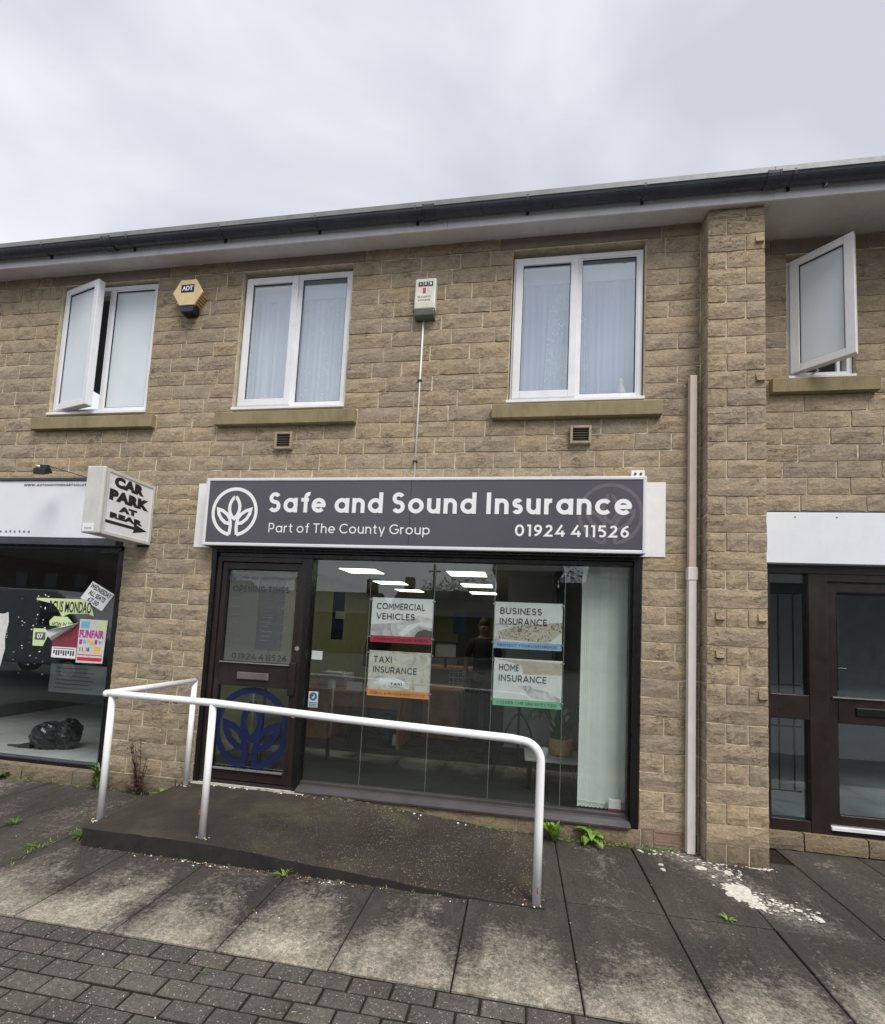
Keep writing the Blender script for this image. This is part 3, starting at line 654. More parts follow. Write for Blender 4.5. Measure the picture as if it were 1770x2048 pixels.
GAP = 0.011
stone_n = {}
def put_stone(parent, x0, x1, z0, z1, y, lib=None, rot=0, name='stone', depth=1.0):
    me = rng.choice(lib or SV); o = bpy.data.objects.new(name, me); link(o, parent)
    g = GAP / 2; j = rng.uniform(-0.0015, 0.0015)
    w_ = x1 - x0 - GAP; h_ = z1 - z0 - GAP
    if rot == 0: o.location = (x0 + g, y + rng.uniform(-0.005, 0.0005), z0 + g + j); o.scale = (w_, depth, h_)
    else: o.location = (y + rng.uniform(-0.002, 0.002), x1 - g, z0 + g + j); o.rotation_euler = (0, 0, -PI / 2); o.scale = (w_, depth, h_)   # faces -x ; runs along y
    stone_n[parent.name] = stone_n.get(parent.name, 0) + 1
    return o
Z = lambda k: 0.142 + 0.1503 * k
def course(x0, x1, k, y, owner, lo=0.24, hi=0.46, prev=None, lib=None, zz=None):
    xs = [x0]
    if 0.40 < x1 - x0 < 0.50 and k % 2: xs.append(x0 + (x1 - x0) * rng.choice([0.36, 0.42, 0.60, 0.66]))
    while x1 - xs[-1] > hi + 0.02 and not (len(xs) > 1 and x1 - x0 < 0.5):
        for _ in range(12):
            nx_ = xs[-1] + rng.uniform(lo, hi)
            if x1 - nx_ < lo * 0.6: nx_ = x1 - lo * 0.8
            if not prev or all(abs(nx_ - p) > 0.055 for p in prev): break
        xs.append(nx_)
    xs.append(x1)
    z0, z1 = zz or (Z(k), Z(k + 1))
    for a, b in zip(xs, xs[1:]):
        if b - a > 0.05: put_stone(owner((a + b) / 2), a, b, z0, z1, y, lib)
    return xs[1:-1]
own = lambda xc: left_b if xc < -3.47 else mid_b
prev = []
WIN = [(-5.10, -3.92), (-2.93, -1.75), (-0.175, 1.005)]
for k in range(35):
    zc = (Z(k) + Z(k + 1)) / 2
    x0, x1 = -6.6, 1.462
    cuts = []
    if zc < 2.39: cuts += [(-9, -3.995), (-3.003, 1.007)]
    elif zc < 2.99: cuts += [(-9, -4.05), (-3.12, 1.12)]
    if 3.749 - .01 < zc < 5.25: cuts += WIN
    if 3.599 < zc < 3.749: cuts += [(c - 0.735, c + 0.735) for c in [(a + b) / 2 for a, b in WIN]]
    if zc > 5.252: cuts += [(c - 0.72, c + 0.72) for c in [(a + b) / 2 for a, b in WIN]]
    spans = []; a = x0
    for c0, c1 in sorted(cuts):
        if c0 > a: spans.append((a, c0))
        a = max(a, c1)
    if a < x1: spans.append((a, x1))
    np_ = []
    for s0, s1 in spans: np_ += course(s0, s1, k, 0.0, own, prev=prev)
    prev = np_
# base courses (below the shopfronts)
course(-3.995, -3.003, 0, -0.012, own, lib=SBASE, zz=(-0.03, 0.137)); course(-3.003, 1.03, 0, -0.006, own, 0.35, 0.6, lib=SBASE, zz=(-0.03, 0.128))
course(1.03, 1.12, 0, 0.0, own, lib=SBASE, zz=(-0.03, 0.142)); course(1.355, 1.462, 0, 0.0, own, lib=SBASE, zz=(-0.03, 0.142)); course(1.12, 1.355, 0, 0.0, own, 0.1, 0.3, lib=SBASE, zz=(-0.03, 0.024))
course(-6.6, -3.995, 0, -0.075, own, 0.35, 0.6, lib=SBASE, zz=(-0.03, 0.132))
# pillar
for k in range(-1, 35):
    z0 = Z(k) if k >= 0 else -0.03; z1 = Z(k + 1) if k < 34 else 5.345; y = -0.15
    px0, px1 = 1.462, 1.912; upper = Z(k) > 2.9
    if k == -1: cutsx = [px0, px0 + .15, px0 + .31, px1]
    elif upper: cutsx = [px0, px0 + .15, px1] if k % 2 else [px0, px0 + .30, px1]
    else: cutsx = [px0, px1] if k % 2 == 0 else [px0, px0 + .145, px0 + .305, px1]
    if not upper and k == 8: cutsx = [px0, px0 + .24, px1]
    for a, b in zip(cutsx, cutsx[1:]):
        small = b - a < 0.17
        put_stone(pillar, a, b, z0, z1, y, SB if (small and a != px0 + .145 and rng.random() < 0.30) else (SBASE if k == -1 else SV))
    # return face of the pillar (faces left)
    put_stone(pillar, 0.0, 0.142 if k % 2 else 0.148, z0, z1, px0 + 0.004, rot=1, depth=0.6).location.y = -0.002
# recessed right wall at y = 0.3
prev = []
for k in range(15, 35):
    zc = (Z(k) + Z(k + 1)) / 2; spans = [(1.93, 5.0)]
    if zc < 2.83: continue
    if 4.05 < zc < 5.25: spans = [(1.93, 2.30), (2.84, 5.0)]
    if 3.8995 < zc < 4.05: spans = [(1.93, 2.14), (3.00, 5.0)]
    if zc > 5.25: spans = [(1.93, 2.16), (2.98, 5.0)]
    np_ = []
    for s0, s1 in spans: np_ += course(s0, s1, k, 0.30, lambda x: right_b, 0.30, 0.52, prev=prev)
    prev = np_
course(1.93, 5.0, 0, 0.262, lambda x: right_b, 0.35, 0.5, lib=SBASE, zz=(0.0, 0.146))

# mortar cores behind the stones
def core(name, parent, rects, y0, y1):
    mb = MB()
    for a, b, c, d in rects: mb.box(a, b, y0, y1, c, d)
    return mb.build(name, 'mortar', parent)
def cr_(a, b):
    r_ = [(a, b, 2.36, 3.605), (a, b, 5.245, 5.38)]
    x = a
    for w0, w1 in WIN + [(99, 99)]:
        w0c, w1c = max(w0, a), min(w1, b)
        if w0 >= b: r_.append((x, b, 3.605, 5.245)); break
        if w1 <= a: continue
        if w0c > x: r_.append((x, w0c, 3.605, 5.245))
        x = max(x, w1c)
    return r_
core('mortar_core', left_b, [(-6.6, -3.99, -0.05, 0.128), (-3.99, -3.47, -0.05, 2.36)] + cr_(-6.6, -3.47), 0.0038, 0.26)
core('mortar_core', mid_b, [(-3.47, -3.008, -0.05, 2.36), (-3.008, 1.012, -0.05, 0.122), (1.012, 1.475, -0.05, 2.36)] + cr_(-3.47, 1.475), 0.0038, 0.26)
core('mortar_core', pillar, [(1.468, 1.906, -0.05, 5.345)], -0.1455, 0.02)
core('mortar_core', right_b, [(1.92, 5.0, 2.83, 3.905), (1.92, 2.296, 3.905, 5.245), (2.844, 5.0, 3.905, 5.245), (1.92, 5.0, 5.245, 5.40)], 0.3045, 0.56)
core('plinth_core', right_b, [(1.92, 5.0, -0.02, 0.14)], 0.31, 0.56)
box('side_wall', 'mortar', pillar, 1.475, 1.915, 0.021, 0.62, -0.05, 5.36)
# sills and lintels
for i, (a, b) in enumerate(WIN):
    c = (a + b) / 2; p_ = left_b if i == 0 else mid_b
    MB().prism([(-0.062, 3.592), (-0.062, 3.716), (-0.056, 3.722), (0.12, 3.738), (0.12, 3.592)], c - 0.73, c + 0.73).build('window_sill', 'sill_stone', p_, bevel=0.004)
    box('lintel', 'lintel_stone', p_, c - 0.716, c + 0.716, -0.004, 0.1, 5.256, 5.375, bevel=0.004)
MB().prism([(0.236, 3.906), (0.236, 4.030), (0.242, 4.036), (0.42, 4.05), (0.42, 3.906)], 2.145, 2.995).build('window_sill', 'sill_stone', right_b, bevel=0.004)
box('lintel', 'lintel_stone', right_b, 2.164, 2.976, 0.296, 0.4, 5.256, 5.39, bevel=0.004)

# eaves: soffit and fascia boards (parts of each building), gutter its own thing
def eave_z(y): return 5.335 + (y + 0.2) * 0.14
for p_, xs in ((left_b, (-7.2, -4.4, -3.47)), (mid_b, (-3.47, -1.22, 1.95)), (right_b, (1.95, 5.0))):
    for a, b in zip(xs, xs[1:]):
        y1 = 0.12 if a < 1.9 else 0.42
        MB().prism([(-0.195, eave_z(-0.195)), (y1, eave_z(y1)), (y1, eave_z(y1) + 0.012), (-0.195, eave_z(-0.195) + 0.012)], a + 0.0015, b - 0.0015).build('soffit_board', 'soffit_white', p_)
for p_, xs in ((left_b, (-7.2, -3.47)), (mid_b, (-3.47, -0.78, 1.95)), (right_b, (1.95, 5.0))):
    for a, b in zip(xs, xs[1:]): box('fascia_board', 'white_fascia', p_, a + 0.001, b - 0.001, -0.212, -0.194, 5.328, 5.56, bevel=0.003)
for p_, a, b in ((left_b, -7.2, -3.47), (mid_b, -3.47, 1.95), (right_b, 1.95, 5.0)):
    MB().prism([(-0.20, 5.562), (-0.20, 5.575), (5.5, 8.2), (5.5, 8.18)], a, b).build('roof', 'roof_far', p_)
    MB().prism([(0.27 if a < 1.9 else 0.57, 5.39), (8.0, 5.39), (8.0, 5.44), (0.27 if a < 1.9 else 0.57, 5.44)], a, b).build('loft_floor', 'room_dark', p_)
gut = empty('roof_gutter', (-1, -0.27, 5.47)); gut.location = (0, 0, 0); tag(gut, 'dark grey half round gutter running along the eaves above all three shops', 'gutter')
GX = [-7.2, -4.27, -0.94, 1.90, 5.0]
gc = (-0.272, 5.466); gr = 0.062
def gut_prof(r0, r1):
    o_ = [(gc[0] + r0 * math.cos(R(a)), gc[1] + r0 * 1.15 * math.sin(R(a))) for a in range(180, 361, 15)]
    i_ = [(gc[0] + r1 * math.cos(R(a)), gc[1] + r1 * 1.15 * math.sin(R(a))) for a in range(360, 179, -15)]
    return o_ + i_
for a, b in zip(GX, GX[1:]):
    g_ = MB().prism(gut_prof(gr, gr - 0.003), a, b).build('gutter_section', 'gutter_grey', gut, smooth=False)
    MB().prism([(gc[0] - gr - 0.005, gc[1] - 0.016), (gc[0] - gr + 0.003, gc[1] - 0.016), (gc[0] - gr + 0.003, gc[1] + 0.034), (gc[0] - gr - 0.005, gc[1] + 0.034)], a, b).build('front_lip', 'gutter_lip', gut, bevel=0.003)
for x in GX[1:-1]:
    u_ = MB().prism(gut_prof(gr + 0.007, gr + 0.001), x - 0.055, x + 0.055).build('gutter_union', 'gutter_grey', gut)
    for s_ in (-1, 1): MB().prism(gut_prof(gr + 0.011, gr + 0.0075), x + s_ * 0.045 - 0.007, x + s_ * 0.045 + 0.007).build('union_clip', 'gutter_grey', u_)
for x in (-6.1, -5.03, -4.03, -3.01, -2.02, -1.06, -0.057, 0.913, 2.05, 3.0):
    MB().prism(gut_prof(gr + 0.006, gr + 0.001), x - 0.012, x + 0.012).box(x - 0.012, x + 0.012, -0.222, -0.213, 5.385, 5.48).build('bracket', 'gutter_grey', gut)
fx = empty('eaves_bolt', (0, 0, 0)); tag(fx, 'short galvanised bolt sticking out of the fascia above the open right window', 'bolt')
fx.location = (2.32, -0.213, 5.40); MB().tube([(0, 0.01, 0), (0.01, -0.03, 0.01), (0.05, -0.10, 0.06)], 0.008, 8).tube([(0.0, 0.002, 0), (0.0, -0.008, 0)], 0.018, 8).build('bolt_shaft', 'chrome', fx)

# ------------------------------------------------------------------ upstairs windows
def casement(parent, x0, x1, z0, z1, y, opening=None, glazing=('net_plain', 'net_lace'), fixed=None, head=False, curt=True):
    """two-light uPVC window: hinged sash left, fixed light right"""
    w_ = bpy.data.objects.new('window', None); link(w_, parent); w_.location = (0, 0, 0)
    mid = x0 + (x1 - x0) * 0.507
    fr = ring(MB(), x0, x1, z0, z1, 0.045, y, y + 0.07); fr.box(mid - 0.028, mid + 0.028, y, y + 0.07, z0 + 0.045, z1 - 0.045)
    fo = fr.build('window_frame', 'white_upvc', w_, bevel=0.004)
    box('sub_sill', 'white_upvc', w_, x0 - 0.03, x1 + 0.015, y - 0.05, y + 0.06, z0 - 0.03, z0 - 0.003, bevel=0.003)
    sw = mid - x0 - 0.02
    M_ = Matrix.Translation((x0 + 0.02, y - 0.004, 0)) @ Matrix.Rotation(-(opening or 0), 4, 'Z')
    s_ = MB(); zz0, zz1 = z0 + 0.022, z1 - 0.022
    for (a, b, c, d) in ((0, 0.068, zz0, zz1), (sw - 0.068, sw, zz0, zz1), (0.068, sw - 0.068, zz1 - 0.068, zz1), (0.068, sw - 0.068, zz0, zz0 + 0.068)): s_.obox(M_, a, b, -0.018, 0.05, c, d)
    s_.build('sash', 'white_upvc', w_, bevel=0.005)
    q = MB()
    for (a, b, c, d) in ((0.066, 0.073, zz0 + 0.066, zz1 - 0.066), (sw - 0.073, sw - 0.066, zz0 + 0.066, zz1 - 0.066), (0.073, sw - 0.073, zz1 - 0.073, zz1 - 0.066), (0.073, sw - 0.073, zz0 + 0.066, zz0 + 0.073)): q.obox(M_, a, b, -0.004, 0.003, c, d)
    q.build('gasket', 'rubber', w_)
    gm = 'frosted_glass' if fixed == 'frosted' else 'upper_glass'
    MB().obox(M_, 0.066, sw - 0.066, 0.004, 0.010, zz0 + 0.066, zz1 - 0.066).build('pane', gm, w_)
    bd = ring(MB(), mid + 0.026, x1 - 0.043, z0 + 0.043, z1 - 0.043, 0.014, y + 0.006, y + 0.03); bd.build('glazing_bead', 'white_upvc', w_, bevel=0.002)
    ring(MB(), mid + 0.038, x1 - 0.055, z0 + 0.055, z1 - 0.055, 0.006, y + 0.010, y + 0.02).build('gasket', 'rubber', w_)
    MB().box(mid + 0.038, x1 - 0.055, y + 0.024, y + 0.030, z0 + 0.055, z1 - 0.055).build('pane', gm, w_)
    if curt:
        for i, (a, b) in enumerate(((x0 + 0.02, mid), (mid, x1 - 0.02))):
            # gathered cloth: a wavy sheet
            V = []; F = []; n = 46; h0, h1 = z0 + 0.01, z1 - (0.19 if head else 0.05)
            for k in range(n + 1):
                xx = a + (b - a) * k / n; yy = y + 0.13 + 0.006 * math.sin(k * 1.35 + i + 1.3 * math.sin(k * 0.31)) + 0.009 * math.sin(k * 0.47 + 2 * i)
                V += [(xx, yy, h0), (xx, yy + 0.006 * math.sin(k * 0.4), h1)]
            F = [(2 * k, 2 * k + 2, 2 * k + 3, 2 * k + 1) for k in range(n)]
            me = bpy.data.meshes.new('curtain'); me.from_pydata(V, [], F); me.materials.append(MATS[glazing[i]])
            me.polygons.foreach_set('use_smooth', [True] * len(F)); link(bpy.data.objects.new('curtain', me), w_)
        if head: box('curtain_heading', 'curtain_head', w_, x0 + 0.02, x1 - 0.02, y + 0.11, y + 0.16, z1 - 0.19, z1 - 0.03)
    box('room_back', 'room_dark', w_, x0 - 0.1, x1 + 0.1, 1.2, 1.25, z0 - 0.2, z1 + 0.2)
    return w_
casement(left_b, -5.085, -3.93, 3.80, 5.225, 0.035, opening=R(14), fixed='frosted', curt=False)
casement(mid_b, -2.915, -1.765, 3.80, 5.205, 0.045, glazing=('net_plain', 'net_lace'), head=True)
casement(mid_b, -0.165, 0.995, 3.79, 5.195, 0.045, glazing=('curtain_blue', 'curtain_blue'), head=True)
# lace edges of the blue curtains and a small white ornament on the sill
for a, b in ((0.14, 0.40), (0.455, 0.56)):
    V = []; n = 18
    for k in range(n + 1): V += [(a + (b - a) * k / n, 0.150 + 0.008 * math.sin(k * 1.7), 3.81), (a + (b - a) * k / n + (0.04 if a < .4 else -.02), 0.150 + 0.008 * math.sin(k * 1.7), 4.9)]
    me = bpy.data.meshes.new('lace_edge'); me.from_pydata(V, [], [(2 * k, 2 * k + 2, 2 * k + 3, 2 * k + 1) for k in range(n)]); me.materials.append(MATS['lace_blue']); link(bpy.data.objects.new('lace_edge', me), mid_b)
orn = MB().lathe([(0.0, 0), (0.045, 0), (0.05, 0.03), (0.035, 0.09), (0.018, 0.13), (0.025, 0.16), (0.0, 0.19)], (0.83, 0.115, 3.835), 12).build('ornament', 'flower_white', smooth=True); tag(orn, 'small white ornament on the sill inside the upstairs window right of the alarm box', 'ornament')
# right unit: single wide-open casement
w4 = bpy.data.objects.new('window', None); link(w4, right_b)
ring(MB(), 2.303, 2.838, 4.085, 5.195, 0.045, 0.335, 0.405).build('window_frame', 'white_upvc', w4, bevel=0.004)
box('sub_sill', 'white_upvc', w4, 2.303, 2.845, 0.29, 0.39, 4.058, 4.082, bevel=0.003)
M_ = Matrix.Translation((2.345, 0.328, 0)) @ Matrix.Rotation(-R(43), 4, 'Z'); sw = 0.455; z0_, z1_ = 4.105, 5.175
s_ = MB()
for (a, b, c, d) in ((0, 0.07, z0_, z1_), (sw - 0.07, sw, z0_, z1_), (0.07, sw - 0.07, z1_ - 0.07, z1_), (0.07, sw - 0.07, z0_, z0_ + 0.07)): s_.obox(M_, a, b, -0.03, 0.035, c, d)
s_.build('sash', 'white_upvc', w4, bevel=0.005)
q = MB()
for (a, b, c, d) in ((0.068, 0.076, z0_ + 0.068, z1_ - 0.068), (sw - 0.076, sw - 0.068, z0_ + 0.068, z1_ - 0.068), (0.076, sw - 0.076, z1_ - 0.076, z1_ - 0.068), (0.076, sw - 0.076, z0_ + 0.068, z0_ + 0.076)): q.obox(M_, a, b, -0.018, -0.008, c, d)
q.build('gasket', 'rubber', w4)
MB().obox(M_, 0.068, sw - 0.068, -0.006, 0.0, z0_ + 0.068, z1_ - 0.068).build('pane', 'frosted_glass', w4)
MB().tube([(2.50, 0.33, 4.10), (2.53, 0.27, 4.11), (2.48, 0.22, 4.115)], 0.008, 8).tube([(2.46, 0.24, 4.12), (2.51, 0.22, 4.135)], 0.012, 8).build('window_stay', 'chrome', w4)
box('window_stile', 'white_upvc', w4, 2.72, 2.745, 0.345, 0.37, 4.13, 5.15)
box('room_back', 'room_grey', w4, 2.1, 3.0, 1.3, 1.35, 3.9, 5.4)

# ------------------------------------------------------------------ middle shopfront
sf = bpy.data.objects.new('shopfront_frame', None); link(sf, mid_b)
f_ = MB(); f_.box(-3.0, -2.955, 0.0, 0.12, 0.128, 2.36); f_.box(0.945, 1.007, 0.0, 0.12, 0.128, 2.36)
f_.box(-2.955, 0.945, 0.0, 0.12, 2.325, 2.36); f_.box(-2.955, 0.945, 0.03, 0.12, 2.285, 2.325)
f_.build('head_and_jamb', 'black_frame', sf, bevel=0.004)
MB().box(-2.015, -1.955, 0.012, 0.12, 0.13, 2.285).build('mullion', 'black_frame', sf, bevel=0.004)
MB().prism([(-0.035, 0.132), (-0.035, 0.150), (0.02, 0.178), (0.06, 0.182), (0.06, 0.212), (0.12, 0.212), (0.12, 0.132)], -1.955, 0.945).build('bottom_rail', 'sill_metal', sf, bevel=0.002)
box('inner_stop', 'brown_frame', sf, 0.925, 0.945, 0.05, 0.12, 0.212, 2.285)
box('glass_pane', 'shop_glass', sf, -1.955, 0.925, 0.070, 0.076, 0.212, 2.285)
dr = bpy.data.objects.new('shop_door', None); link(dr, mid_b)
ring(MB(), -2.955, -2.015, 0.128, 2.285, 0.05, 0.02, 0.10, wb=0.03).build('door_frame', 'brown_frame', dr, bevel=0.004)
d_ = MB(); dx0, dx1 = -2.900, -2.036
d_.box(dx0, dx0 + 0.055, 0.035, 0.085, 0.165, 2.228); d_.box(dx1 - 0.075, dx1, 0.035, 0.085, 0.165, 2.228)
d_.box(dx0 + 0.055, dx1 - 0.075, 0.035, 0.085, 2.165, 2.228); d_.box(dx0 + 0.055, dx1 - 0.075, 0.03, 0.085, 1.040, 1.262); d_.box(dx0 + 0.055, dx1 - 0.075, 0.035, 0.085, 0.165, 0.268)
d_.build('door_leaf', 'brown_frame', dr, bevel=0.004)
box('glass_pane', 'shop_glass', dr, dx0 + 0.055, dx1 - 0.075, 0.06, 0.066, 1.262, 2.165); box('glass_pane', 'shop_glass', dr, dx0 + 0.055, dx1 - 0.075, 0.06, 0.066, 0.268, 1.040)
ring(MB(), dx0 + 0.050, dx1 - 0.070, 1.258, 2.170, 0.012, 0.045, 0.058).build('gasket', 'rubber', dr)
box('drip_strip', 'chrome', dr, dx0 + 0.058, dx1 - 0.078, 0.012, 0.034, 0.262, 0.276); box('drip_strip', 'chrome', dr, dx0 + 0.058, dx1 - 0.078, 0.016, 0.032, 1.258, 1.268)
box('letterbox', 'letterbox_metal', dr, -2.645, -2.322, 0.012, 0.030, 1.108, 1.175, bevel=0.006)
MB().tube([(-2.057, 0.036, 1.425), (-2.057, 0.018, 1.425)], 0.022, 16).build('lock_cylinder', 'chrome', dr, smooth=False)
box('pull_handle', 'brown_frame', dr, -2.118, -2.048, 0.0, 0.034, 0.985, 1.293, bevel=0.008)
box('threshold', 'white_board', dr, -3.0, -1.96, -0.03, 0.13, 0.118, 0.128)
# lettering on the door, over an added pale sheet painting a light veil on the glass
fm_, ft_, fb_, fo_ = mat_base('painted_veil'); fb_.inputs['Base Color'].default_value = (0.42, 0.44, 0.42, 1); fb_.inputs['Roughness'].default_value = 0.9
ftr = N(ft_, 'ShaderNodeBsdfTransparent'); fmx = N(ft_, 'ShaderNodeMixShader'); fmx.inputs[0].default_value = 0.09
ft_.links.new(ftr.outputs[0], fmx.inputs[1]); ft_.links.new(fb_.outputs[0], fmx.inputs[2]); ft_.links.new(fmx.outputs[0], fo_.inputs[0])
box('painted_veil', 'painted_veil', dr, dx0 + 0.075, dx1 - 0.095, 0.0592, 0.0596, 1.275, 2.150)
strokes_obj('door_logo_print', LOGO, 0.16, 'blue_print', dr, -2.478, 0.645, 0.385, 0.0585)
strokes_obj('small_logo_print', LOGO, 0.14, 'grey_print', dr, -2.800, 2.085, 0.042, 0.0585)
lettering('company_print', 'Safe and Sound Insurance', 'grey_print', dr, (-2.735, -2.13, 2.070, 2.110), 0.16, origin=(0, 0.0585, 0))
lettering('hours_print', 'OPENING TIMES', 'dark_print', dr, (-2.79, -2.20, 1.945, 2.005), 0.18, 0.2, origin=(0, 0.0585, 0))
for i, zz in enumerate((1.87, 1.79, 1.71, 1.63, 1.55, 1.47, 1.395)):
    lettering('day_print', ('Monday', 'Tuesday', 'Wednesday', 'Thursday', 'Friday', 'Saturday', 'Sunday')[i].upper(), 'grey_print', dr, (-2.82, -2.82 + 0.125 + 0.01 * (i % 3), zz, zz + 0.022), 0.15, origin=(0, 0.0585, 0))
    lettering('time_print', '9AM - 5:00PM' if i < 5 else ('9AM - 12:00' if i == 5 else 'CLOSED'), 'grey_print', dr, (-2.42 if i < 5 else -2.38, -2.17 if i < 5 else -2.22, zz, zz + 0.022), 0.15, origin=(0, 0.0585, 0))
lettering('phone_print', '01924 411526', 'dark_print', dr, (-2.745, -2.175, 1.292, 1.350), 0.16, 0.2, origin=(0, 0.0585, 0))

# main illuminated sign
bb = MB().box(-3.205, 1.188, -0.018, -0.004, 2.362, 3.006).build('sign_backboard', 'white_board', bevel=0.002); tag(bb, 'white backing board behind the grey insurance shop sign', 'board')
sg = empty('shop_sign', (-1, -0.12, 2.37)); sg.location = (0, 0, 0); tag(sg, 'long dark grey Safe and Sound Insurance fascia sign in a white frame', 'sign')
ring(MB(), -3.035, 1.008, 2.366, 3.024, 0.03, -0.132, -0.020).build('sign_frame', 'sign_frame', sg, bevel=0.006)
box('sign_underside', 'black_frame', sg, -3.005, 0.978, -0.115, -0.020, 2.360, 2.3655)
for a, b in ((-3.004, -1.006), (-1.003, 0.978)): box('sign_panel', 'sign_face', sg, a, b, -0.124, -0.02, 2.396, 2.994)
SY = (0, -0.1262, 0)
lettering('company_lettering', 'Safe and Sound Insurance', 'sign_white', sg, (-2.372, 0.893, 2.692, 2.884), 0.188, 0.15, origin=SY)
lettering('group_lettering', 'Part of The County Group', 'sign_white', sg, (-2.358, -0.815, 2.500, 2.590), 0.115, 0.17, origin=SY)
lettering('phone_lettering', '01924 411526', 'sign_white', sg, (-0.066, 0.872, 2.500, 2.602), 0.165, 0.22, origin=SY)
strokes_obj('logo_emblem', LOGO, 0.135, 'sign_white', sg, -2.722, 2.693, 0.240, -0.1262)
strokes_obj('ghost_emblem', LOGO, 0.11, 'sign_ghost', sg, 0.72, 2.70, 0.27, -0.1243, 0.0001)
jb = MB().box(0.898, 1.008, -0.055, -0.004, 3.034, 3.100).build('junction_box', 'white_board', bevel=0.004); tag(jb, 'small white junction box on the wall above the right end of the sign', 'box')
for x in (0.93, 0.975): MB().tube([(x, -0.054, 3.067), (x, -0.062, 3.067)], 0.011, 10).build('screw_cap', 'vent_dark', jb)

# cable conduit, alarm boxes, vents
cd = empty('cable_conduit'); tag(cd, 'thin white vertical cable running from the cream alarm box to the sign', 'cable')
MB().tube([(-1.003, -0.012, 4.62), (-1.006, -0.012, 3.9), (-1.010, -0.012, 3.02)], 0.0085, 8).build('cable_run', 'white_board', cd, smooth=True)
for zz in (3.995, 3.21): box('cable_clip', 'black_print', cd, -1.028, -0.986, -0.026, 0.0, zz - 0.008, zz + 0.008)
bxa = empty('alarm_box'); tag(bxa, 'cream rectangular alarm box with blue and red print above the sign', 'alarm box')
ax0, ax1 = -1.085, -0.885
MB().prism([(-0.085, 4.66), (-0.090, 4.72), (-0.078, 4.965), (-0.05, 4.985), (0.0, 4.985), (0.0, 4.66)], ax0, ax1).build('cover', 'alarm_cream', bxa, bevel=0.012)
MB().prism([(-0.086, 4.655), (-0.078, 4.60), (-0.06, 4.585), (0.0, 4.585), (0.0, 4.655)], ax0 + 0.004, ax1 - 0.004).build('strobe_lens', 'lamp_lens', bxa, bevel=0.01)
def tiltp(x, z): return (x, -0.0885 + (z - 4.72) * 0.049, z)
for i, ch in enumerate('AEI'):
    x = -1.052 + i * 0.049
    o = MB().box(x, x + 0.042, -0.086, -0.083, 4.888, 4.928).build('blue_tile', 'blue_print', bxa)
    lettering('tile_letter', ch, 'sign_white', bxa, (x + 0.012, x + 0.030, 4.896, 4.920), 0.18, origin=(0, -0.0868, 0))
MB().box(-1.006, -0.978, -0.0885, -0.085, 4.815, 4.868).build('red_mark', 'poster_red', bxa)
lettering('alarm_print', 'SECURITY', 'grey_print', bxa, (-1.055, -0.925, 4.770, 4.786), 0.16, origin=(0, -0.0905, 0)); lettering('alarm_print', 'SYSTEMS', 'grey_print', bxa, (-1.050, -0.930, 4.735, 4.752), 0.16, origin=(0, -0.0920, 0))
hx = empty('hexagonal_alarm_box'); tag(hx, 'yellow hexagonal alarm box with dark blue lower lens beside the upper left window', 'alarm box')
def hexa(cx, cz, r_): return [(cx + r_ * math.cos(R(a)), cz + r_ * 0.93 * math.sin(R(a))) for a in range(0, 360, 60)]
hc = (-3.470, 4.985)
MB().prism(hexa(hc[0], hc[1], 0.172), -0.105, -0.085, 'y').build('face_plate', 'alarm_yellow', hx, bevel=0.006)
MB().prism(hexa(hc[0], hc[1], 0.155), -0.085, 0.0, 'y').build('siren_body', 'alarm_side', hx)
for k in range(5):
    a0 = Vector((hc[0] + 0.161 * math.cos(R(-60)), 0, hc[1] - 0.15 * math.sin(R(60)))); a1 = Vector((hc[0] + 0.161, 0, hc[1]))
    p_ = a0.lerp(a1, 0.14 + 0.18 * k); MB().tube([(p_.x, -0.080, p_.z), (p_.x, -0.004, p_.z)], 0.0075, 6).build('louvre', 'alarm_yellow', hx)
MB().prism([(hc[0] - 0.082, hc[1] - 0.145), (hc[0] + 0.082, hc[1] - 0.145), (hc[0] + 0.070, hc[1] - 0.205), (hc[0] - 0.070, hc[1] - 0.205)], -0.100, -0.004, 'y').build('strobe_lens', 'alarm_blue', hx, bevel=0.005)
MB().box(hc[0] - 0.075, hc[0] + 0.070, -0.1085, -0.1045, hc[1] + 0.000, hc[1] + 0.082).build('badge', 'blue_print', hx)
fonttext('badge_letters', 'ADT', 'sign_white', hx, (hc[0] - 0.062, hc[0] + 0.058, hc[1] + 0.018, hc[1] + 0.066), 0.03, origin=(0, -0.1092, 0))
for nm, x0, x1, z0, z1, lab in (('wall_vent', -2.420, -2.240, 3.342, 3.512, 'square brown wall vent under the second upstairs window from the left'), ('wall_vent', 0.383, 0.563, 3.350, 3.512, 'square rusty wall vent under the upstairs window right of the alarm box')):
    v_ = empty(nm); tag(v_, lab, 'vent', group='square vents below the upstairs windows')
    ring(MB(), x0, x1, z0, z1, 0.022, -0.045, 0.0).build('vent_rim', 'vent_plastic', v_, bevel=0.004)
    box('backing', 'vent_inner', v_, x0 + 0.02, x1 - 0.02, -0.012, 0.0, z0 + 0.02, z1 - 0.02)
    for k in range(5): MB().prism([(-0.034, z0 + 0.030 + 0.023 * k), (-0.018, z0 + 0.042 + 0.023 * k), (-0.015, z0 + 0.039 + 0.023 * k), (-0.031, z0 + 0.027 + 0.023 * k)], x0 + 0.022, x1 - 0.022).build('louvre', 'vent_inner', v_)
ab = empty('air_brick'); tag(ab, 'terracotta air brick with horizontal slots at the foot of the wall by the pipe', 'air brick')
ring(MB(), 1.124, 1.352, 0.030, 0.138, 0.014, -0.008, 0.05).build('brick_rim', 'terracotta', ab, bevel=0.002); box('backing', 'vent_dark', ab, 1.135, 1.345, 0.02, 0.05, 0.04, 0.13)
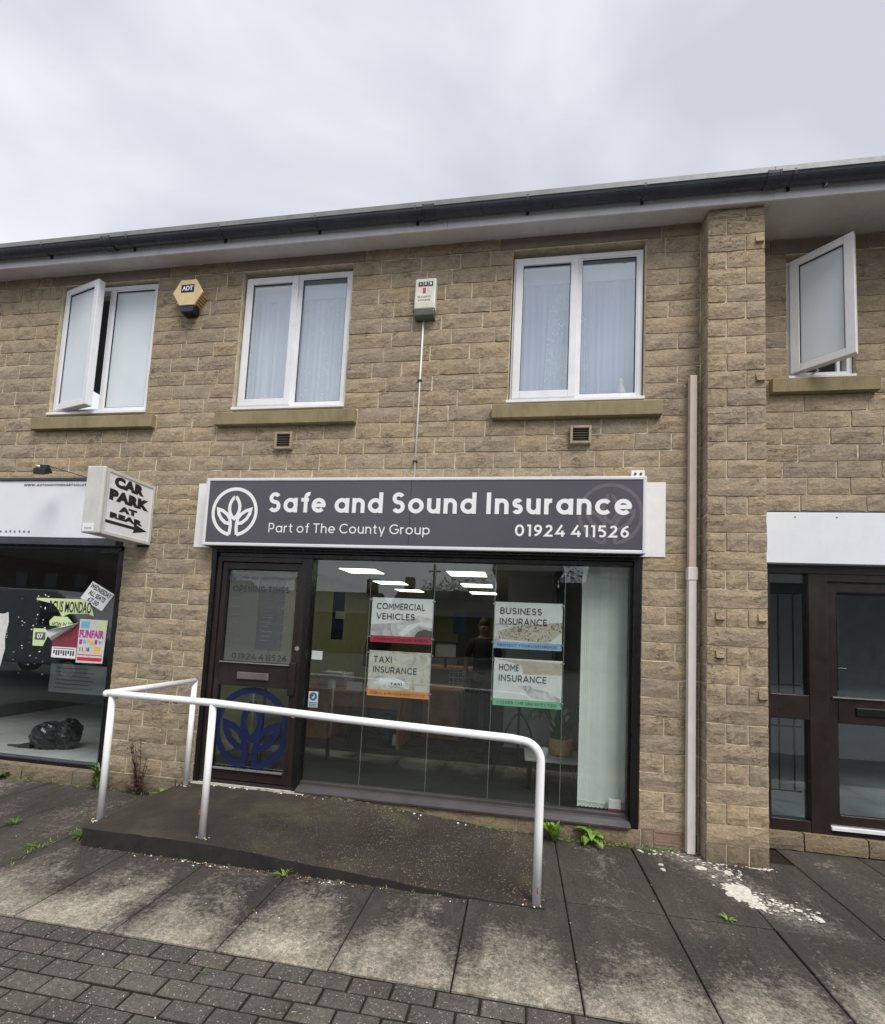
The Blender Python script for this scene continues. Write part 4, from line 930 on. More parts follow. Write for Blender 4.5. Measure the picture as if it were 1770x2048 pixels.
for k in range(4): box('slat', 'terracotta', ab, 1.138, 1.338, -0.004, 0.02, 0.052 + 0.020 * k, 0.061 + 0.020 * k)
dp = empty('downpipe'); tag(dp, 'square cream plastic pipe fixed upright on the wall beside the stone pillar', 'pipe')
MB().box(1.358, 1.420, -0.068, -0.006, 0.008, 2.22).build('lower_pipe', 'pipe_cream', dp, bevel=0.006); MB().box(1.360, 1.418, -0.066, -0.008, 2.22, 3.925).build('upper_pipe', 'pipe_pink', dp, bevel=0.006)
MB().box(1.352, 1.426, -0.073, -0.004, 2.17, 2.275).build('pipe_socket', 'pipe_cream', dp, bevel=0.004); box('cut_end', 'vent_dark', dp, 1.366, 1.412, -0.060, -0.014, 3.9252, 3.9262)

# ------------------------------------------------------------------ access ramp and handrail
rp = empty('access_ramp'); tag(rp, 'dark concrete access ramp rising left to the brown shop door', 'ramp')
bm = bmesh.new(); nx, ny = 44, 12; rr = random.Random(5)
def ramp_z(x, y):
    xs_ = -2.02 + 0.62 * (y + 1.1) / 1.08
    z = 0.120 if x < xs_ else 0.120 * (1 - (x - xs_) / (0.02 - xs_))
    return max(z, 0.010) + (y + 1.1) * 0.006
G_ = []
for i in range(nx + 1):
    row = []
    for j in range(ny + 1):
        x = -3.055 + 3.27 * i / nx; y = -1.10 + 1.075 * j / ny
        jx = rr.uniform(-0.004, 0.004)
        if j == 0: y += rr.uniform(-0.006, 0.006)
        if i == 0: x += rr.uniform(-0.010, 0.006)
        row.append(bm.verts.new((x + jx, y, ramp_z(x, y) + rr.uniform(-0.002, 0.002) + 0.003)))
    G_.append(row)
for i in range(nx):
    for j in range(ny): bm.faces.new((G_[i][j], G_[i + 1][j], G_[i + 1][j + 1], G_[i][j + 1]))
edge_ = [G_[i][0] for i in range(nx + 1)] + [G_[nx][j] for j in range(1, ny + 1)] + [G_[i][ny] for i in range(nx - 1, -1, -1)] + [G_[0][j] for j in range(ny - 1, 0, -1)]
low = [bm.verts.new((v.co.x, v.co.y, -0.03)) for v in edge_]
for i in range(len(edge_)):
    j = (i + 1) % len(edge_); bm.faces.new((edge_[i], low[i], low[j], edge_[j]))
bmesh.ops.recalc_face_normals(bm, faces=bm.faces)
me = bpy.data.meshes.new('ramp_slab'); bm.to_mesh(me); bm.free(); me.materials.append(MATS['ramp_concrete']); me.materials.append(MATS['ramp_side'])
for p_ in me.polygons:
    if abs(p_.normal.z) < 0.5: p_.material_index = 1
o = link(bpy.data.objects.new('ramp_slab', me), rp); md = o.modifiers.new('bevel', 'BEVEL'); md.width = 0.006; md.segments = 2; md.limit_method = 'ANGLE'
MB().prism([(-0.055, 0.08), (-0.052, 0.131), (-0.036, 0.133), (0.0, 0.134), (0.0, 0.08)], -2.99, -1.86).build('mortar_fillet', 'old_mortar', rp, bevel=0.004)

hr = empty('handrail'); tag(hr, 'white painted tubular handrail around the ramp with a rounded end at right', 'handrail')
PA, PB, PC, PR = (-3.078, -0.925), (-2.150, -1.030), (0.163, -1.070), (-2.985, -0.115)
rr_ = 0.0265; zt = 1.050
def bend(c, r_, a0, a1, n, plane):
    return [plane(c[0] + r_ * math.cos(R(a0 + (a1 - a0) * i / n)), c[1] + r_ * math.sin(R(a0 + (a1 - a0) * i / n))) for i in range(n + 1)]
zr = lambda x: 1.052 if x < -2.9 else (1.064 if x < -2.0 else 1.064 + (x + 2.15) * (-0.034))
ex = PC[0]; ze = 0.985; rb = 0.125
path = [(PA[0] - 0.055, PA[1] + 0.03, zt - 0.004), (PA[0] - 0.02, PA[1] - 0.004, zt), (PB[0], PB[1], 1.060), (-1.1, -1.052, 1.022), (ex - rb - 0.06, PC[1], ze + 0.008)]
path += bend((ex - rb, ze - rb), rb, 88, 0, 9, lambda a, b: (a, PC[1], b)) + [(ex, PC[1], 0.5), (ex + 0.0, PC[1], 0.0)]
MB().tube(path, rr_, 16).build('front_rail', 'rail_paint', hr, smooth=True)
MB().tube([(PA[0] - 0.06, PA[1] + 0.0, zt - 0.002), (PA[0] - 0.045, PA[1] + 0.05, zt + 0.0), (PR[0] + 0.0, PR[1], 1.078)], rr_ - 0.0005, 16).build('side_rail', 'rail_paint', hr, smooth=True)
MB().blob((PA[0] - 0.058, PA[1] + 0.005, zt - 0.003), rr_ + 0.001, rr_ + 0.001, rr_ + 0.001, amp=0, n=14, m=10).build('corner_joint', 'rail_paint', hr, smooth=True)
for nm, p_, z1_, z0_ in (('post', PA, zt, 0.09), ('post', PB, 1.055, 0.10), ('post', PR, 1.078, 0.115)):
    MB().tube([(p_[0], p_[1], z1_), (p_[0], p_[1], z0_)], rr_ - 0.002, 14).build(nm, 'rail_paint', hr, smooth=True)
for x, y, z in ((-2.54, -0.986, 1.036), (-2.47, -0.994, 1.034), (-3.02, -0.935, 1.026), (-2.17, -1.03, 0.30), (-1.52, -1.045, 1.010), (0.165, -1.07, 0.10)):
    MB().blob((x, y - 0.018, z), 0.014 if z > 0.5 else 0.008, 0.010, 0.008 if z > 0.5 else 0.03, seed=abs(int(x * 100)), amp=0.45).build('rust_patch', 'rust', hr)
chips = MB(); rr = random.Random(31)
for cx, cy, cz, n in ((PA[0] + .01, PA[1] - 0.02, 0.112, 12), (PB[0], PB[1] - .015, 0.118, 14), (PR[0], PR[1] - .01, 0.125, 9), (ex - .03, PC[1] - .01, 0.010, 9)):
    for k in range(n):
        a = rr.uniform(0, 2 * PI); d = rr.uniform(0.025, 0.075); chips.blob((cx + d * math.cos(a), cy + d * 0.6 * math.sin(a), cz + rr.uniform(0, 0.006)), rr.uniform(0.003, 0.012), rr.uniform(0.003, 0.009), rr.uniform(0.002, 0.005), seed=k, n=5, m=4, amp=0.4, mi=0 if rr.random() < 0.7 else 1)
o = chips.build('paint_flakes', ['plaster_white', 'rust'], hr); o['kind'] = 'stuff'

# ------------------------------------------------------------------ projecting car park sign, left shop sign, floodlight
cp = empty('car_park_sign'); tag(cp, 'projecting CAR PARK AT REAR sign box with black arrow', 'sign')
fxp = -3.692; cx0 = -3.862; cy0, cy1, cz0, cz1 = -0.612, -0.012, 2.372, 2.972
f_ = MB()
for X0, X1 in ((fxp - 0.020, fxp), (cx0, cx0 + 0.020)):
    f_.box(X0, X1, cy0 + 0.035, cy0 + 0.06, cz0, cz1); f_.box(X0, X1, cy1 - 0.03, cy1, cz0, cz1); f_.box(X0, X1, cy0 + 0.06, cy1 - 0.03, cz0, cz0 + 0.032); f_.box(X0, X1, cy0 + 0.06, cy1 - 0.03, cz1 - 0.028, cz1)
f_.box(cx0 + 0.020, fxp - 0.020, cy0 + 0.035, cy1, cz0 + 0.002, cz0 + 0.02); f_.box(cx0 + 0.020, fxp - 0.020, cy0 + 0.035, cy1, cz1 - 0.02, cz1 - 0.002)
f_.build('sign_case', 'sign_silver', cp, bevel=0.003)
box('end_cap', 'sign_silver', cp, cx0 - 0.006, fxp + 0.006, cy0 - 0.004, cy0 + 0.033, cz0 - 0.004, cz1 + 0.006, bevel=0.012)
box('end_rib', 'sign_silver', cp, fxp - 0.028, fxp - 0.020, cy0 - 0.008, cy0 - 0.003, cz0, cz1)
box('sign_panel', 'sign_acrylic', cp, cx0 + 0.012, fxp - 0.008, cy0 + 0.055, cy1 - 0.025, cz0 + 0.028, cz1 - 0.024)
box('bracket_plate', 'vent_dark', cp, cx0 + 0.02, fxp - 0.02, -0.012, 0.02, cz0 - 0.02, cz0 + 0.2)
kw = dict(origin=(fxp - 0.0068, 0, 0), xdir=(0, 1, 0))
fonttext('car_letters', 'CAR', 'black_print', cp, (-0.490, -0.145, 2.826, 2.930), 0.085, spacing=1.12, **kw)
fonttext('park_letters', 'PARK', 'black_print', cp, (-0.530, -0.070, 2.698, 2.802), 0.085, spacing=1.12, **kw)
fonttext('at_letters', 'AT', 'black_print', cp, (-0.415, -0.205, 2.612, 2.670), 0.09, spacing=1.12, **kw)
fonttext('rear_letters', 'REAR', 'black_print', cp, (-0.505, -0.125, 2.537, 2.590), 0.085, spacing=1.12, **kw)
arr = [(-0.545, 2.483), (-0.545, 2.511), (-0.225, 2.511), (-0.235, 2.545), (-0.065, 2.497), (-0.235, 2.449), (-0.225, 2.483)]
me = bpy.data.meshes.new('arrow'); me.from_pydata([(fxp - 0.0068, a, b) for a, b in arr], [], [tuple(range(7))]); me.materials.append(MATS['black_print']); link(bpy.data.objects.new('arrow', me), cp)
box('maker_label', 'paper', cp, cx0 + 0.012, fxp - 0.045, cy0 - 0.0062, cy0 - 0.004, cz0 + 0.012, cz0 + 0.085)
lettering('label_print', 'SIGNS', 'grey_print', cp, (cx0 + 0.03, fxp - 0.065, cz0 + 0.030, cz0 + 0.048), 0.16, origin=(0, cy0 - 0.0066, 0))

lsn = empty('left_shop_sign'); tag(lsn, 'pale blue white shop sign board with small web address at the left edge', 'sign')
box('sign_panel', 'fascia_panel', lsn, -7.2, -4.02, -0.100, -0.012, 2.418, 3.012, bevel=0.003)
box('top_rail', 'vent_dark', lsn, -7.2, -4.02, -0.112, -0.012, 3.0125, 3.040, bevel=0.002)
box('lower_case', 'gutter_grey', lsn, -7.2, -4.01, -0.095, 0.0, 2.345, 2.4175, bevel=0.002)
box('blind_slot', 'black_frame', lsn, -7.2, -4.0, -0.030, 0.05, 2.312, 2.3445)
lettering('web_address', 'WWW.AUTOMOTIVEPARTSOLUTIONS', 'blue_print', lsn, (-5.172, -4.30, 2.953, 2.980), 0.24, 0.16, origin=(0, -0.1012, 0))
lettering('phone_print', '4 456 500', 'grey_print', lsn, (-5.41, -5.03, 2.460, 2.485), 0.26, 0.75, origin=(0, -0.1012, 0))
fl = empty('floodlight'); tag(fl, 'small black floodlight on a long thin arm above the left shop sign', 'lamp')
A_, B_ = Vector((-4.20, -0.02, 3.00)), Vector((-4.70, -0.34, 3.075))
MB().tube([(-4.20, -0.01, 2.995), (-4.62, -0.34, 3.085), (-4.70, -0.36, 3.085)], 0.006, 8).build('arm', 'black_plastic', fl)
MB().prism([(-0.07, 0.0), (0.07, 0.0), (0.045, 0.055), (-0.045, 0.055)], -0.05, 0.05, 'x').build('lamp_body', 'black_plastic', fl, bevel=0.006)
fl.children[-1].location = (-4.665, -0.34, 3.005); fl.children[-1].rotation_euler = (R(25), 0, R(20))
box('lamp_yoke', 'black_plastic', fl, -4.725, -4.60, -0.36, -0.335, 3.045, 3.085)
MB().blob((-4.71, -0.35, 3.07), 0.03, 0.03, 0.022, amp=0.1).build('lamp_glass', 'chrome', fl, smooth=True)

# ------------------------------------------------------------------ left shop window and what hangs on it
lf = bpy.data.objects.new('shopfront_frame', None); link(lf, left_b)
f_ = MB(); f_.box(-4.05, -3.995, 0.0, 0.1, 0.132, 2.36); f_.box(-7.2, -4.05, 0.0, 0.1, 2.318, 2.35); f_.box(-7.2, -4.05, 0.0, 0.1, 0.132, 0.168)
f_.build('window_frame', 'black_frame', lf, bevel=0.003); box('glass_pane', 'shop_glass', lf, -7.2, -4.05, 0.046, 0.052, 0.168, 2.318)
box('drip_rail', 'gutter_grey', lf, -7.2, -4.05, -0.01, 0.045, 0.168, 0.185, bevel=0.003)
def poster_sheet(name, label, pts, m, y=0.0435, cat='poster'):
    t_ = empty(name); tag(t_, label, cat)
    o = MB().prism(pts, y, y + 0.0012, 'y').build('sheet', m, t_); return t_
def lp(u, v):  # a point of the left window measured along the glass
    return (u, v)
def glass_pt(x, z): return (x, z)
from math import cos, sin
def q_(cx, cz, w_, h_, a): 
    c, s = cos(R(a)), sin(R(a)); return [(cx + dx * c - dz * s, cz + dx * s + dz * c) for dx, dz in ((-w_ / 2, -h_ / 2), (w_ / 2, -h_ / 2), (w_ / 2, h_ / 2), (-w_ / 2, h_ / 2))]
ps = poster_sheet('seats_notice', 'tilted white notice reading WEDNESDAY ALL SEATS on the left shop window', q_(-4.275, 1.952, 0.262, 0.212, -30), 'paper')
for txt, dz, hw in (('WEDNESDAY', 0.040, 0.122), ('ALL SEATS', -0.028, 0.095), ('£7.50', -0.094, 0.062)):
    a = R(-30); fonttext('notice_letters', txt, 'black_print', ps, (-hw, hw, dz, dz + 0.052), 0.032, origin=(-4.275, 0.0428, 1.952), xdir=(cos(a), 0, sin(a)), zdir=(-sin(a), 0, cos(a)))
pc = poster_sheet('circus_notice', 'torn lime green circus notice pasted across the left shop window', [(-4.76, 1.885), (-4.42, 1.888), (-4.34, 1.84), (-4.30, 1.72), (-4.36, 1.745), (-4.55, 1.735), (-4.62, 1.70), (-4.66, 1.765), (-4.72, 1.83), (-4.90, 1.865), (-4.90, 1.885)], 'poster_lime')
fonttext('circus_letters', 'RCUS MONDAO', 'black_print', pc, (-4.76, -4.33, 1.745, 1.862), 0.026, origin=(0, 0.0428, 0))
pc2 = poster_sheet('torn_lime_strip', 'torn lime green strip with half lost lettering under the circus notice', [(-4.65, 1.615), (-4.40, 1.60), (-4.44, 1.655), (-4.49, 1.70), (-4.62, 1.70), (-4.66, 1.655)], 'poster_lime')
fonttext('strip_letters', 'NOW IN TO', 'black_print', pc2, (-4.63, -4.43, 1.610, 1.650), 0.015, origin=(0, 0.0428, 0))
pc3 = poster_sheet('phone_scrap', 'pale lime scrap of poster showing the number 07', [(-4.83, 1.435), (-4.73, 1.435), (-4.685, 1.53), (-4.72, 1.575), (-4.84, 1.575)], 'poster_lime')
box('number_box', 'grey_print', pc3, -4.815, -4.715, 0.0418, 0.0432, 1.485, 1.545); fonttext('number_letters', '07', 'sign_white', pc3, (-4.795, -4.735, 1.495, 1.535), 0.02, origin=(0, 0.0412, 0))
pf = poster_sheet('funfair_poster', 'bright funfair poster with magenta title on the left shop window', [(-4.425, 1.285), (-4.175, 1.290), (-4.165, 1.660), (-4.425, 1.662)], 'poster_pale', 0.0415)
box('sky_patch', 'sky_print', pf, -4.41, -4.33, 0.0405, 0.0413, 1.585, 1.645); box('yellow_patch', 'poster_lime', pf, -4.25, -4.18, 0.0405, 0.0413, 1.565, 1.640)
box('gold_patch', 'gold_print', pf, -4.265, -4.205, 0.0405, 0.0413, 1.375, 1.43); box('red_band', 'red_print', pf, -4.415, -4.185, 0.0405, 0.0413, 1.305, 1.335); box('red_line', 'red_print', pf, -4.415, -4.185, 0.0405, 0.0413, 1.352, 1.359)
for k in range(6): box('picture_patch', rng.choice(['magenta', 'sky_print', 'red_print', 'blue_print', 'gold_print']), pf, -4.41 + k * 0.036, -4.385 + k * 0.036, 0.0403, 0.0412, 1.445 + 0.006 * (k % 3), 1.488 - 0.005 * (k % 2))
fonttext('funfair_letters', 'FUNFAIR', 'magenta', pf, (-4.415, -4.185, 1.500, 1.570), 0.045, origin=(0, 0.0400, 0))
for k, xx in enumerate((-4.40, -4.34)): fonttext('date_digits', ('11', '18')[k], 'black_print', pf, (xx, xx + 0.03, 1.385, 1.42), 0.02, origin=(0, 0.0400, 0))
pr = poster_sheet('peeling_poster', 'dark red circus poster peeling away from the glass beside the funfair poster', [(-4.655, 1.315), (-4.43, 1.300), (-4.43, 1.66), (-4.655, 1.47)], 'circus_red')
MB().add([(-4.655, 0.036, 1.47), (-4.43, 0.036, 1.66), (-4.50, -0.030, 1.615), (-4.67, -0.020, 1.565), (-4.655, 0.0, 1.50)], [(0, 1, 2, 3, 4)]).build('curled_corner', 'paper', pr)
box('date_panel', 'paper', pr, -4.65, -4.44, 0.0418, 0.0432, 1.312, 1.415)
for k in range(9): box('print_bar', 'dark_print', pr, -4.635 + k * 0.021, -4.622 + k * 0.021, 0.0408, 0.0417, 1.335 if k % 3 else 1.35, 1.385)
box('print_bar', 'dark_print', pr, -4.635, -4.45, 0.0408, 0.0417, 1.398, 1.404)
pe = poster_sheet('weathered_paper', 'ragged strip of weathered white paper at the far left edge of the window', [(-5.42, 1.20), (-5.22, 1.22), (-5.19, 1.40), (-5.205, 1.50), (-5.185, 1.66), (-5.20, 1.76), (-5.25, 1.74), (-5.42, 1.75)], 'poster_pale')
sc = MB(); rr = random.Random(3)
for k in range(45):
    x = rr.uniform(-5.35, -4.85); z = rr.gauss(1.42, 0.22); s_ = rr.uniform(0.003, 0.012); sc.add([(x, 0.0455, z), (x + s_, 0.0455, z + s_ * .3), (x + s_ * rr.uniform(.3, 2), 0.0455, z + s_ * rr.uniform(.5, 2)), (x - s_ * .4, 0.0455, z + s_)], [(0, 1, 2, 3)])
o = sc.build('paper_scraps', 'paper'); tag(o, 'specks of torn paper and glue left on the left shop window', 'paper scraps', kind='stuff')
def refit(t_, old, new, dy=0.0):
    (a, b, c, d), (e_, f_, g_, h_) = old, new
    for o in t_.children:
        for v in o.data.vertices:
            v.co.x = e_ + (v.co.x - a) / (b - a) * (f_ - e_); v.co.z = g_ + (v.co.z - c) / (d - c) * (h_ - g_); v.co.y += dy
refit(pc, (-4.90, -4.30, 1.72, 1.888), (-5.02, -4.31, 1.632, 1.803))
refit(pc2, (-4.66, -4.40, 1.60, 1.70), (-4.835, -4.51, 1.50, 1.615))
refit(pc3, (-4.84, -4.685, 1.435, 1.575), (-5.018, -4.825, 1.30, 1.48))
refit(pf, (-4.425, -4.165, 1.285, 1.662), (-4.463, -4.138, 1.155, 1.60))
refit(pr, (-4.67, -4.43, 1.30, 1.66), (-4.79, -4.46, 1.180, 1.565))
refit(pe, (-5.42, -5.185, 1.20, 1.76), (-5.60, -5.335, 1.04, 1.635))
refit(ps, (-4.43, -4.12, 1.80, 2.10), (-4.478, -4.112, 1.695, 1.985))
# rooms
def room(name, parent, x0, x1, y0, y1, z0, z1, wall, floor, ceil, wl=None, wr=None):
    r_ = bpy.data.objects.new(name, None); link(r_, parent)
    box('room_floor', floor, r_, x0, x1, y0, y1, z0 - 0.05, z0); box('room_ceiling', ceil, r_, x0, x1, y0, y1, z1, z1 + 0.05)
    box('back_wall', wall, r_, x0, x1, y1, y1 + 0.05, z0, z1); box('side_wall', wl or wall, r_, x0 - 0.05, x0, y0, y1, z0, z1); box('side_wall', wr or wall, r_, x1, x1 + 0.05, y0, y1, z0, z1)
    return r_
lr = room('shop_room', left_b, -7.2, -3.75, 0.14, 4.2, 0.14, 2.42, 'room_dark', 'room_floor_grey', 'room_dark')
bag = MB(); rr = random.Random(8)
bag.blob((-5.16, 0.50, 0.275), 0.20, 0.17, 0.15, 11, 22, 16, 0.10); bag.blob((-4.96, 0.52, 0.30), 0.14, 0.13, 0.17, 12, 20, 14, 0.11)
bag.tube([(-5.30, 0.42, 0.17), (-5.45, 0.40, 0.155), (-5.62, 0.42, 0.150)], [0.04, 0.02, 0.008], 8)
o = bag.build('bin_bag', 'bin_bag', smooth=False); tag(o, 'crumpled black bin bag lying on the floor inside the left shop window', 'bag')
ntc = empty('price_list'); tag(ntc, 'grey printed list stuck low inside the left shop window', 'notice')
box('sheet', 'list_paper', ntc, -4.77, -4.07, 0.060, 0.061, 0.84, 1.13)
for k in range(6): box('print_bar', 'vent_dark', ntc, -4.70, -4.30 + 0.05 * (k % 2), 0.0585, 0.0595, 1.085 - k * 0.040, 1.096 - k * 0.040)

# ------------------------------------------------------------------ insurance office interior
ir = room('office_room', mid_b, -3.35, 1.40, 0.14, 8.0, 0.13, 2.50, 'room_green', 'carpet', 'room_ceiling', wl='room_green', wr='room_pale')
box('partition', 'room_pale', ir, -0.17, 1.40, 2.45, 2.52, 0.13, 2.50); box('partition', 'room_dark', ir, 0.45, 0.52, 1.9, 2.45, 0.13, 2.50)
box('back_opening', 'room_dark', ir, -1.55, -0.75, 7.95, 7.999, 0.13, 2.2)
k = 0
for cx_ in (-2.33, -0.76):
    for cy_ in (2.50, 4.10, 5.60):
        lt = empty('ceiling_light'); nm = ('front', 'middle', 'rear')[[2.50, 4.10, 5.60].index(cy_)]
        tag(lt, f'lit square ceiling panel, {nm} one of the {"left" if cx_ < -2 else "right"} row inside the insurance office', 'ceiling light', group='lit ceiling panels in the insurance office')
        box('light_frame', 'white_upvc', lt, cx_ - 0.30, cx_ + 0.30, cy_ - 0.30, cy_ + 0.30, 2.490, 2.4995); box('diffuser', 'light_panel', lt, cx_ - 0.265, cx_ + 0.265, cy_ - 0.25, cy_ + 0.25, 2.484, 2.4895)
def hanging_poster(name, label, x0, x1, z0, z1, lines, band, bandtext, pic, strap, tcol):
    t_ = empty(name); tag(t_, label, 'poster', group='insurance posters hanging in the shop window')
    y = 0.112; box('card', 'paper', t_, x0, x1, y, y + 0.004, z0, z1)
    box('colour_band', band, t_, x0, x1, y - 0.0016, y - 0.0004, z0, z0 + 0.062)
    pic(t_, x0, x1, z0 + 0.062, z1, y)
    for i, ln in enumerate(lines): lettering('title_lettering', ln, 'dark_print', t_, (x0 + 0.048, x0 + 0.048 + len(ln) * 0.0475 * (0.97 if len(ln) > 4 else 0.92), z1 - 0.108 - 0.094 * i, z1 - 0.050 - 0.094 * i), 0.13, 0.17, origin=(0, y - 0.004, 0))
    lettering('band_lettering', bandtext, tcol, t_, (x0 + 0.035, x1 - 0.040, z0 + 0.018, z0 + 0.042), 0.15, 0.2, origin=(0, y - 0.003, 0))
    for xx in (x0 - 0.006, x1 + 0.006):
        for zz in (z0 + 0.05, z1 - 0.02): MB().box(xx - 0.012, xx + 0.012, y - 0.006, y + 0.008, zz - 0.008, zz + 0.008).build('clip', 'chrome', t_)
    return t_
def flat_poly(name, m, parent, pts, y): 
    me = bpy.data.meshes.new(name); me.from_pydata([(a, y, b) for a, b in pts], [], [tuple(range(len(pts)))]); me.materials.append(MATS[m]); return link(bpy.data.objects.new(name, me), parent)
def pic_com(t_, x0, x1, z0, z1, y):
    flat_poly('photo_print', 'photo_grey', t_, [(x0, z0), (x1, z0), (x1, z0 + 0.17), (x0 + 0.45, z0 + 0.20), (x0 + 0.28, z0 + 0.13), (x0, z0 + 0.10)], y - 0.0005)
    flat_poly('white_swoosh', 'paper', t_, [(x0 + 0.27, z0 + 0.02), (x0 + 0.36, z0 + 0.11), (x0 + 0.47, z0 + 0.14), (x1, z0 + 0.125), (x1, z0 + 0.09), (x0 + 0.46, z0 + 0.11), (x0 + 0.38, z0 + 0.06), (x0 + 0.31, z0)], y - 0.0009)
    flat_poly('dark_arch', 'letterbox_metal', t_, [(x0 + 0.42, z0), (x0 + 0.45, z0 + 0.05), (x0 + 0.52, z0 + 0.075), (x1, z0 + 0.06), (x1, z0)], y - 0.0012)
def pic_taxi(t_, x0, x1, z0, z1, y):
    flat_poly('photo_print', 'photo_car', t_, [(x0, z0), (x1, z0), (x1, z1 - 0.0), (x0, z1 - 0.0)], y - 0.0004)
    flat_poly('taxi_roof_sign', 'paper', t_, [(x0 + 0.10, z0 + 0.05), (x0 + 0.12, z0 + 0.105), (x0 + 0.30, z0 + 0.105), (x0 + 0.36, z0 + 0.08), (x0 + 0.36, z0 + 0.035), (x0 + 0.20, z0 + 0.045)], y - 0.0009)
    lettering('taxi_lettering', 'TAXI', 'black_print', t_, (x0 + 0.22, x0 + 0.33, z0 + 0.045, z0 + 0.068), 0.2, 0.2, origin=(0, y - 0.0016, 0))
    flat_poly('windscreen', 'photo_grey', t_, [(x0 + 0.04, z0 + 0.02), (x0 + 0.06, z0 + 0.12), (x0 + 0.38, z0 + 0.14), (x0 + 0.40, z0 + 0.02)], y - 0.0006)
def pic_bus(t_, x0, x1, z0, z1, y):
    flat_poly('photo_print', 'photo_snow', t_, [(x0, z0), (x1, z0), (x1, z1), (x0, z1)], y - 0.0004)
    flat_poly('market_photo', 'photo_food', t_, [(x0 + 0.05, z0 + 0.02), (x0 + 0.48, z0 + 0.0), (x1, z0 + 0.10), (x1, z0 + 0.19), (x0 + 0.40, z0 + 0.165), (x0 + 0.18, z0 + 0.14), (x0 + 0.03, z0 + 0.09)], y - 0.0008)
    flat_poly('dark_backdrop', 'photo_grey', t_, [(x0, z0), (x0 + 0.06, z0), (x0 + 0.06, z0 + 0.12), (x0 + 0.30, z0 + 0.15), (x0 + 0.30, z0 + 0.175), (x0, z0 + 0.155)], y - 0.0006)
def pic_home(t_, x0, x1, z0, z1, y):
    flat_poly('photo_print', 'photo_snow', t_, [(x0, z0), (x1, z0), (x1, z1), (x0, z1)], y - 0.0004)
    flat_poly('sand_print', 'photo_sand', t_, [(x0 + 0.26, z1 - 0.135), (x1, z1 - 0.125), (x1, z1 - 0.02), (x0 + 0.02, z1 - 0.01), (x0 + 0.24, z1 - 0.05)], y - 0.0007)
    flat_poly('roof_print', 'photo_grey', t_, [(x0 + 0.20, z0 + 0.125), (x0 + 0.33, z0 + 0.125), (x0 + 0.36, z0 + 0.10), (x0 + 0.45, z0 + 0.09), (x1 - 0.01, z0 + 0.03), (x1 - 0.01, z0), (x0 + 0.34, z0 + 0.02), (x0 + 0.29, z0 + 0.075)], y - 0.0009)
hanging_poster('commercial_poster', 'COMMERCIAL VEHICLES poster with red band, top left card hanging in the shop window', -1.378, -0.790, 1.525, 1.943, ['COMMERCIAL', 'VEHICLES'], 'poster_red', 'COVER FOR YOUR KEY ASSETS', pic_com, None, 'poster_text_red')
hanging_poster('taxi_poster', 'TAXI INSURANCE poster with orange band hanging below the commercial vehicles card', -1.378, -0.790, 1.028, 1.446, ['TAXI', 'INSURANCE'], 'poster_orange', 'PUBLIC & PRIVATE HIRE COVER', pic_taxi, None, 'poster_text_orange')
hanging_poster('business_poster', 'BUSINESS INSURANCE poster with pale blue band and market photograph', -0.222, 0.374, 1.528, 1.945, ['BUSINESS', 'INSURANCE'], 'poster_blue', 'PROTECT YOUR LIVELIHOOD', pic_bus, None, 'poster_text_blue')
hanging_poster('home_poster', 'HOME INSURANCE poster with green band hanging lowest on the right', -0.212, 0.384, 1.023, 1.441, ['HOME', 'INSURANCE'], 'poster_green', 'COVER THE UNEXPECTED', pic_home, None, 'poster_text_green')
for i, (x, lab) in enumerate(((-1.402, 'leftmost thin steel display cable inside the shop window'), (-0.786, 'thin steel display cable along the right edges of the commercial and taxi posters'), (-0.226, 'thin steel display cable along the left edges of the business and home posters'), (0.391, 'rightmost thin steel display cable inside the shop window'))):
    c_ = empty('display_cable'); tag(c_, lab, 'cable', group='steel display cables in the shop window')
    MB().tube([(x, 0.108, 2.28), (x, 0.108, 0.185)], 0.0022, 6).build('steel_wire', 'wire', c_); MB().tube([(x, 0.108, 0.20), (x, 0.108, 0.178)], 0.009, 10).build('cable_anchor', 'chrome', c_)
vb = empty('vertical_blind'); tag(vb, 'pale green vertical blind drawn to the right end of the shop window', 'blind')
n = 24
for k in range(n):
    x = 0.55 + (0.945 - 0.55) * k / n
    M_ = Matrix.Translation((x + 0.008, 0.20, 0)) @ Matrix.Rotation(R(12 + rng.uniform(-7, 7)), 4, 'Z')
    MB().obox(M_, -0.0096, 0.0098, -0.0008, 0.0008, 0.20 + 0.006 * (k % 2), 2.29).build('slat', 'blind_fabric', vb)
box('head_rail', 'white_upvc', vb, 0.53, 0.95, 0.17, 0.23, 2.29, 2.32); MB().tube([(0.55, 0.186, 0.262), (0.75, 0.185, 0.250), (0.945, 0.186, 0.256)], 0.002, 6).build('bead_chain', 'wire', vb)
bx = MB().box(0.80, 0.90, 0.135, 0.165, 0.213, 0.30).build('small_carton', 'paper', bevel=0.003); tag(bx, 'small white carton lying at the foot of the vertical blind', 'carton'); box('red_edge', 'poster_red', bx, 0.80, 0.90, 0.133, 0.1345, 0.213, 0.228)
nt_ = MB().box(-1.932, -1.825, 0.0785, 0.0800, 1.330, 1.412).build('card_notice', 'paper'); tag(nt_, 'small white card stuck inside the window beside the door lock', 'notice')
bs = MB().box(-1.935, -1.840, 0.0785, 0.0800, 0.885, 1.032).build('blue_notice', 'paper'); tag(bs, 'small notice with round blue symbol low on the window beside the door', 'notice')
flat_poly('blue_disc', 'circle_sign_blue', bs, arc(-1.888, 0.985, 0.038, 0.038, 0, 345, 23), 0.0779); flat_poly('pictogram', 'paper', bs, [(-1.902, 0.968), (-1.874, 0.968), (-1.874, 1.0), (-1.885, 1.008), (-1.885, 0.985), (-1.902, 0.98)], 0.0775)
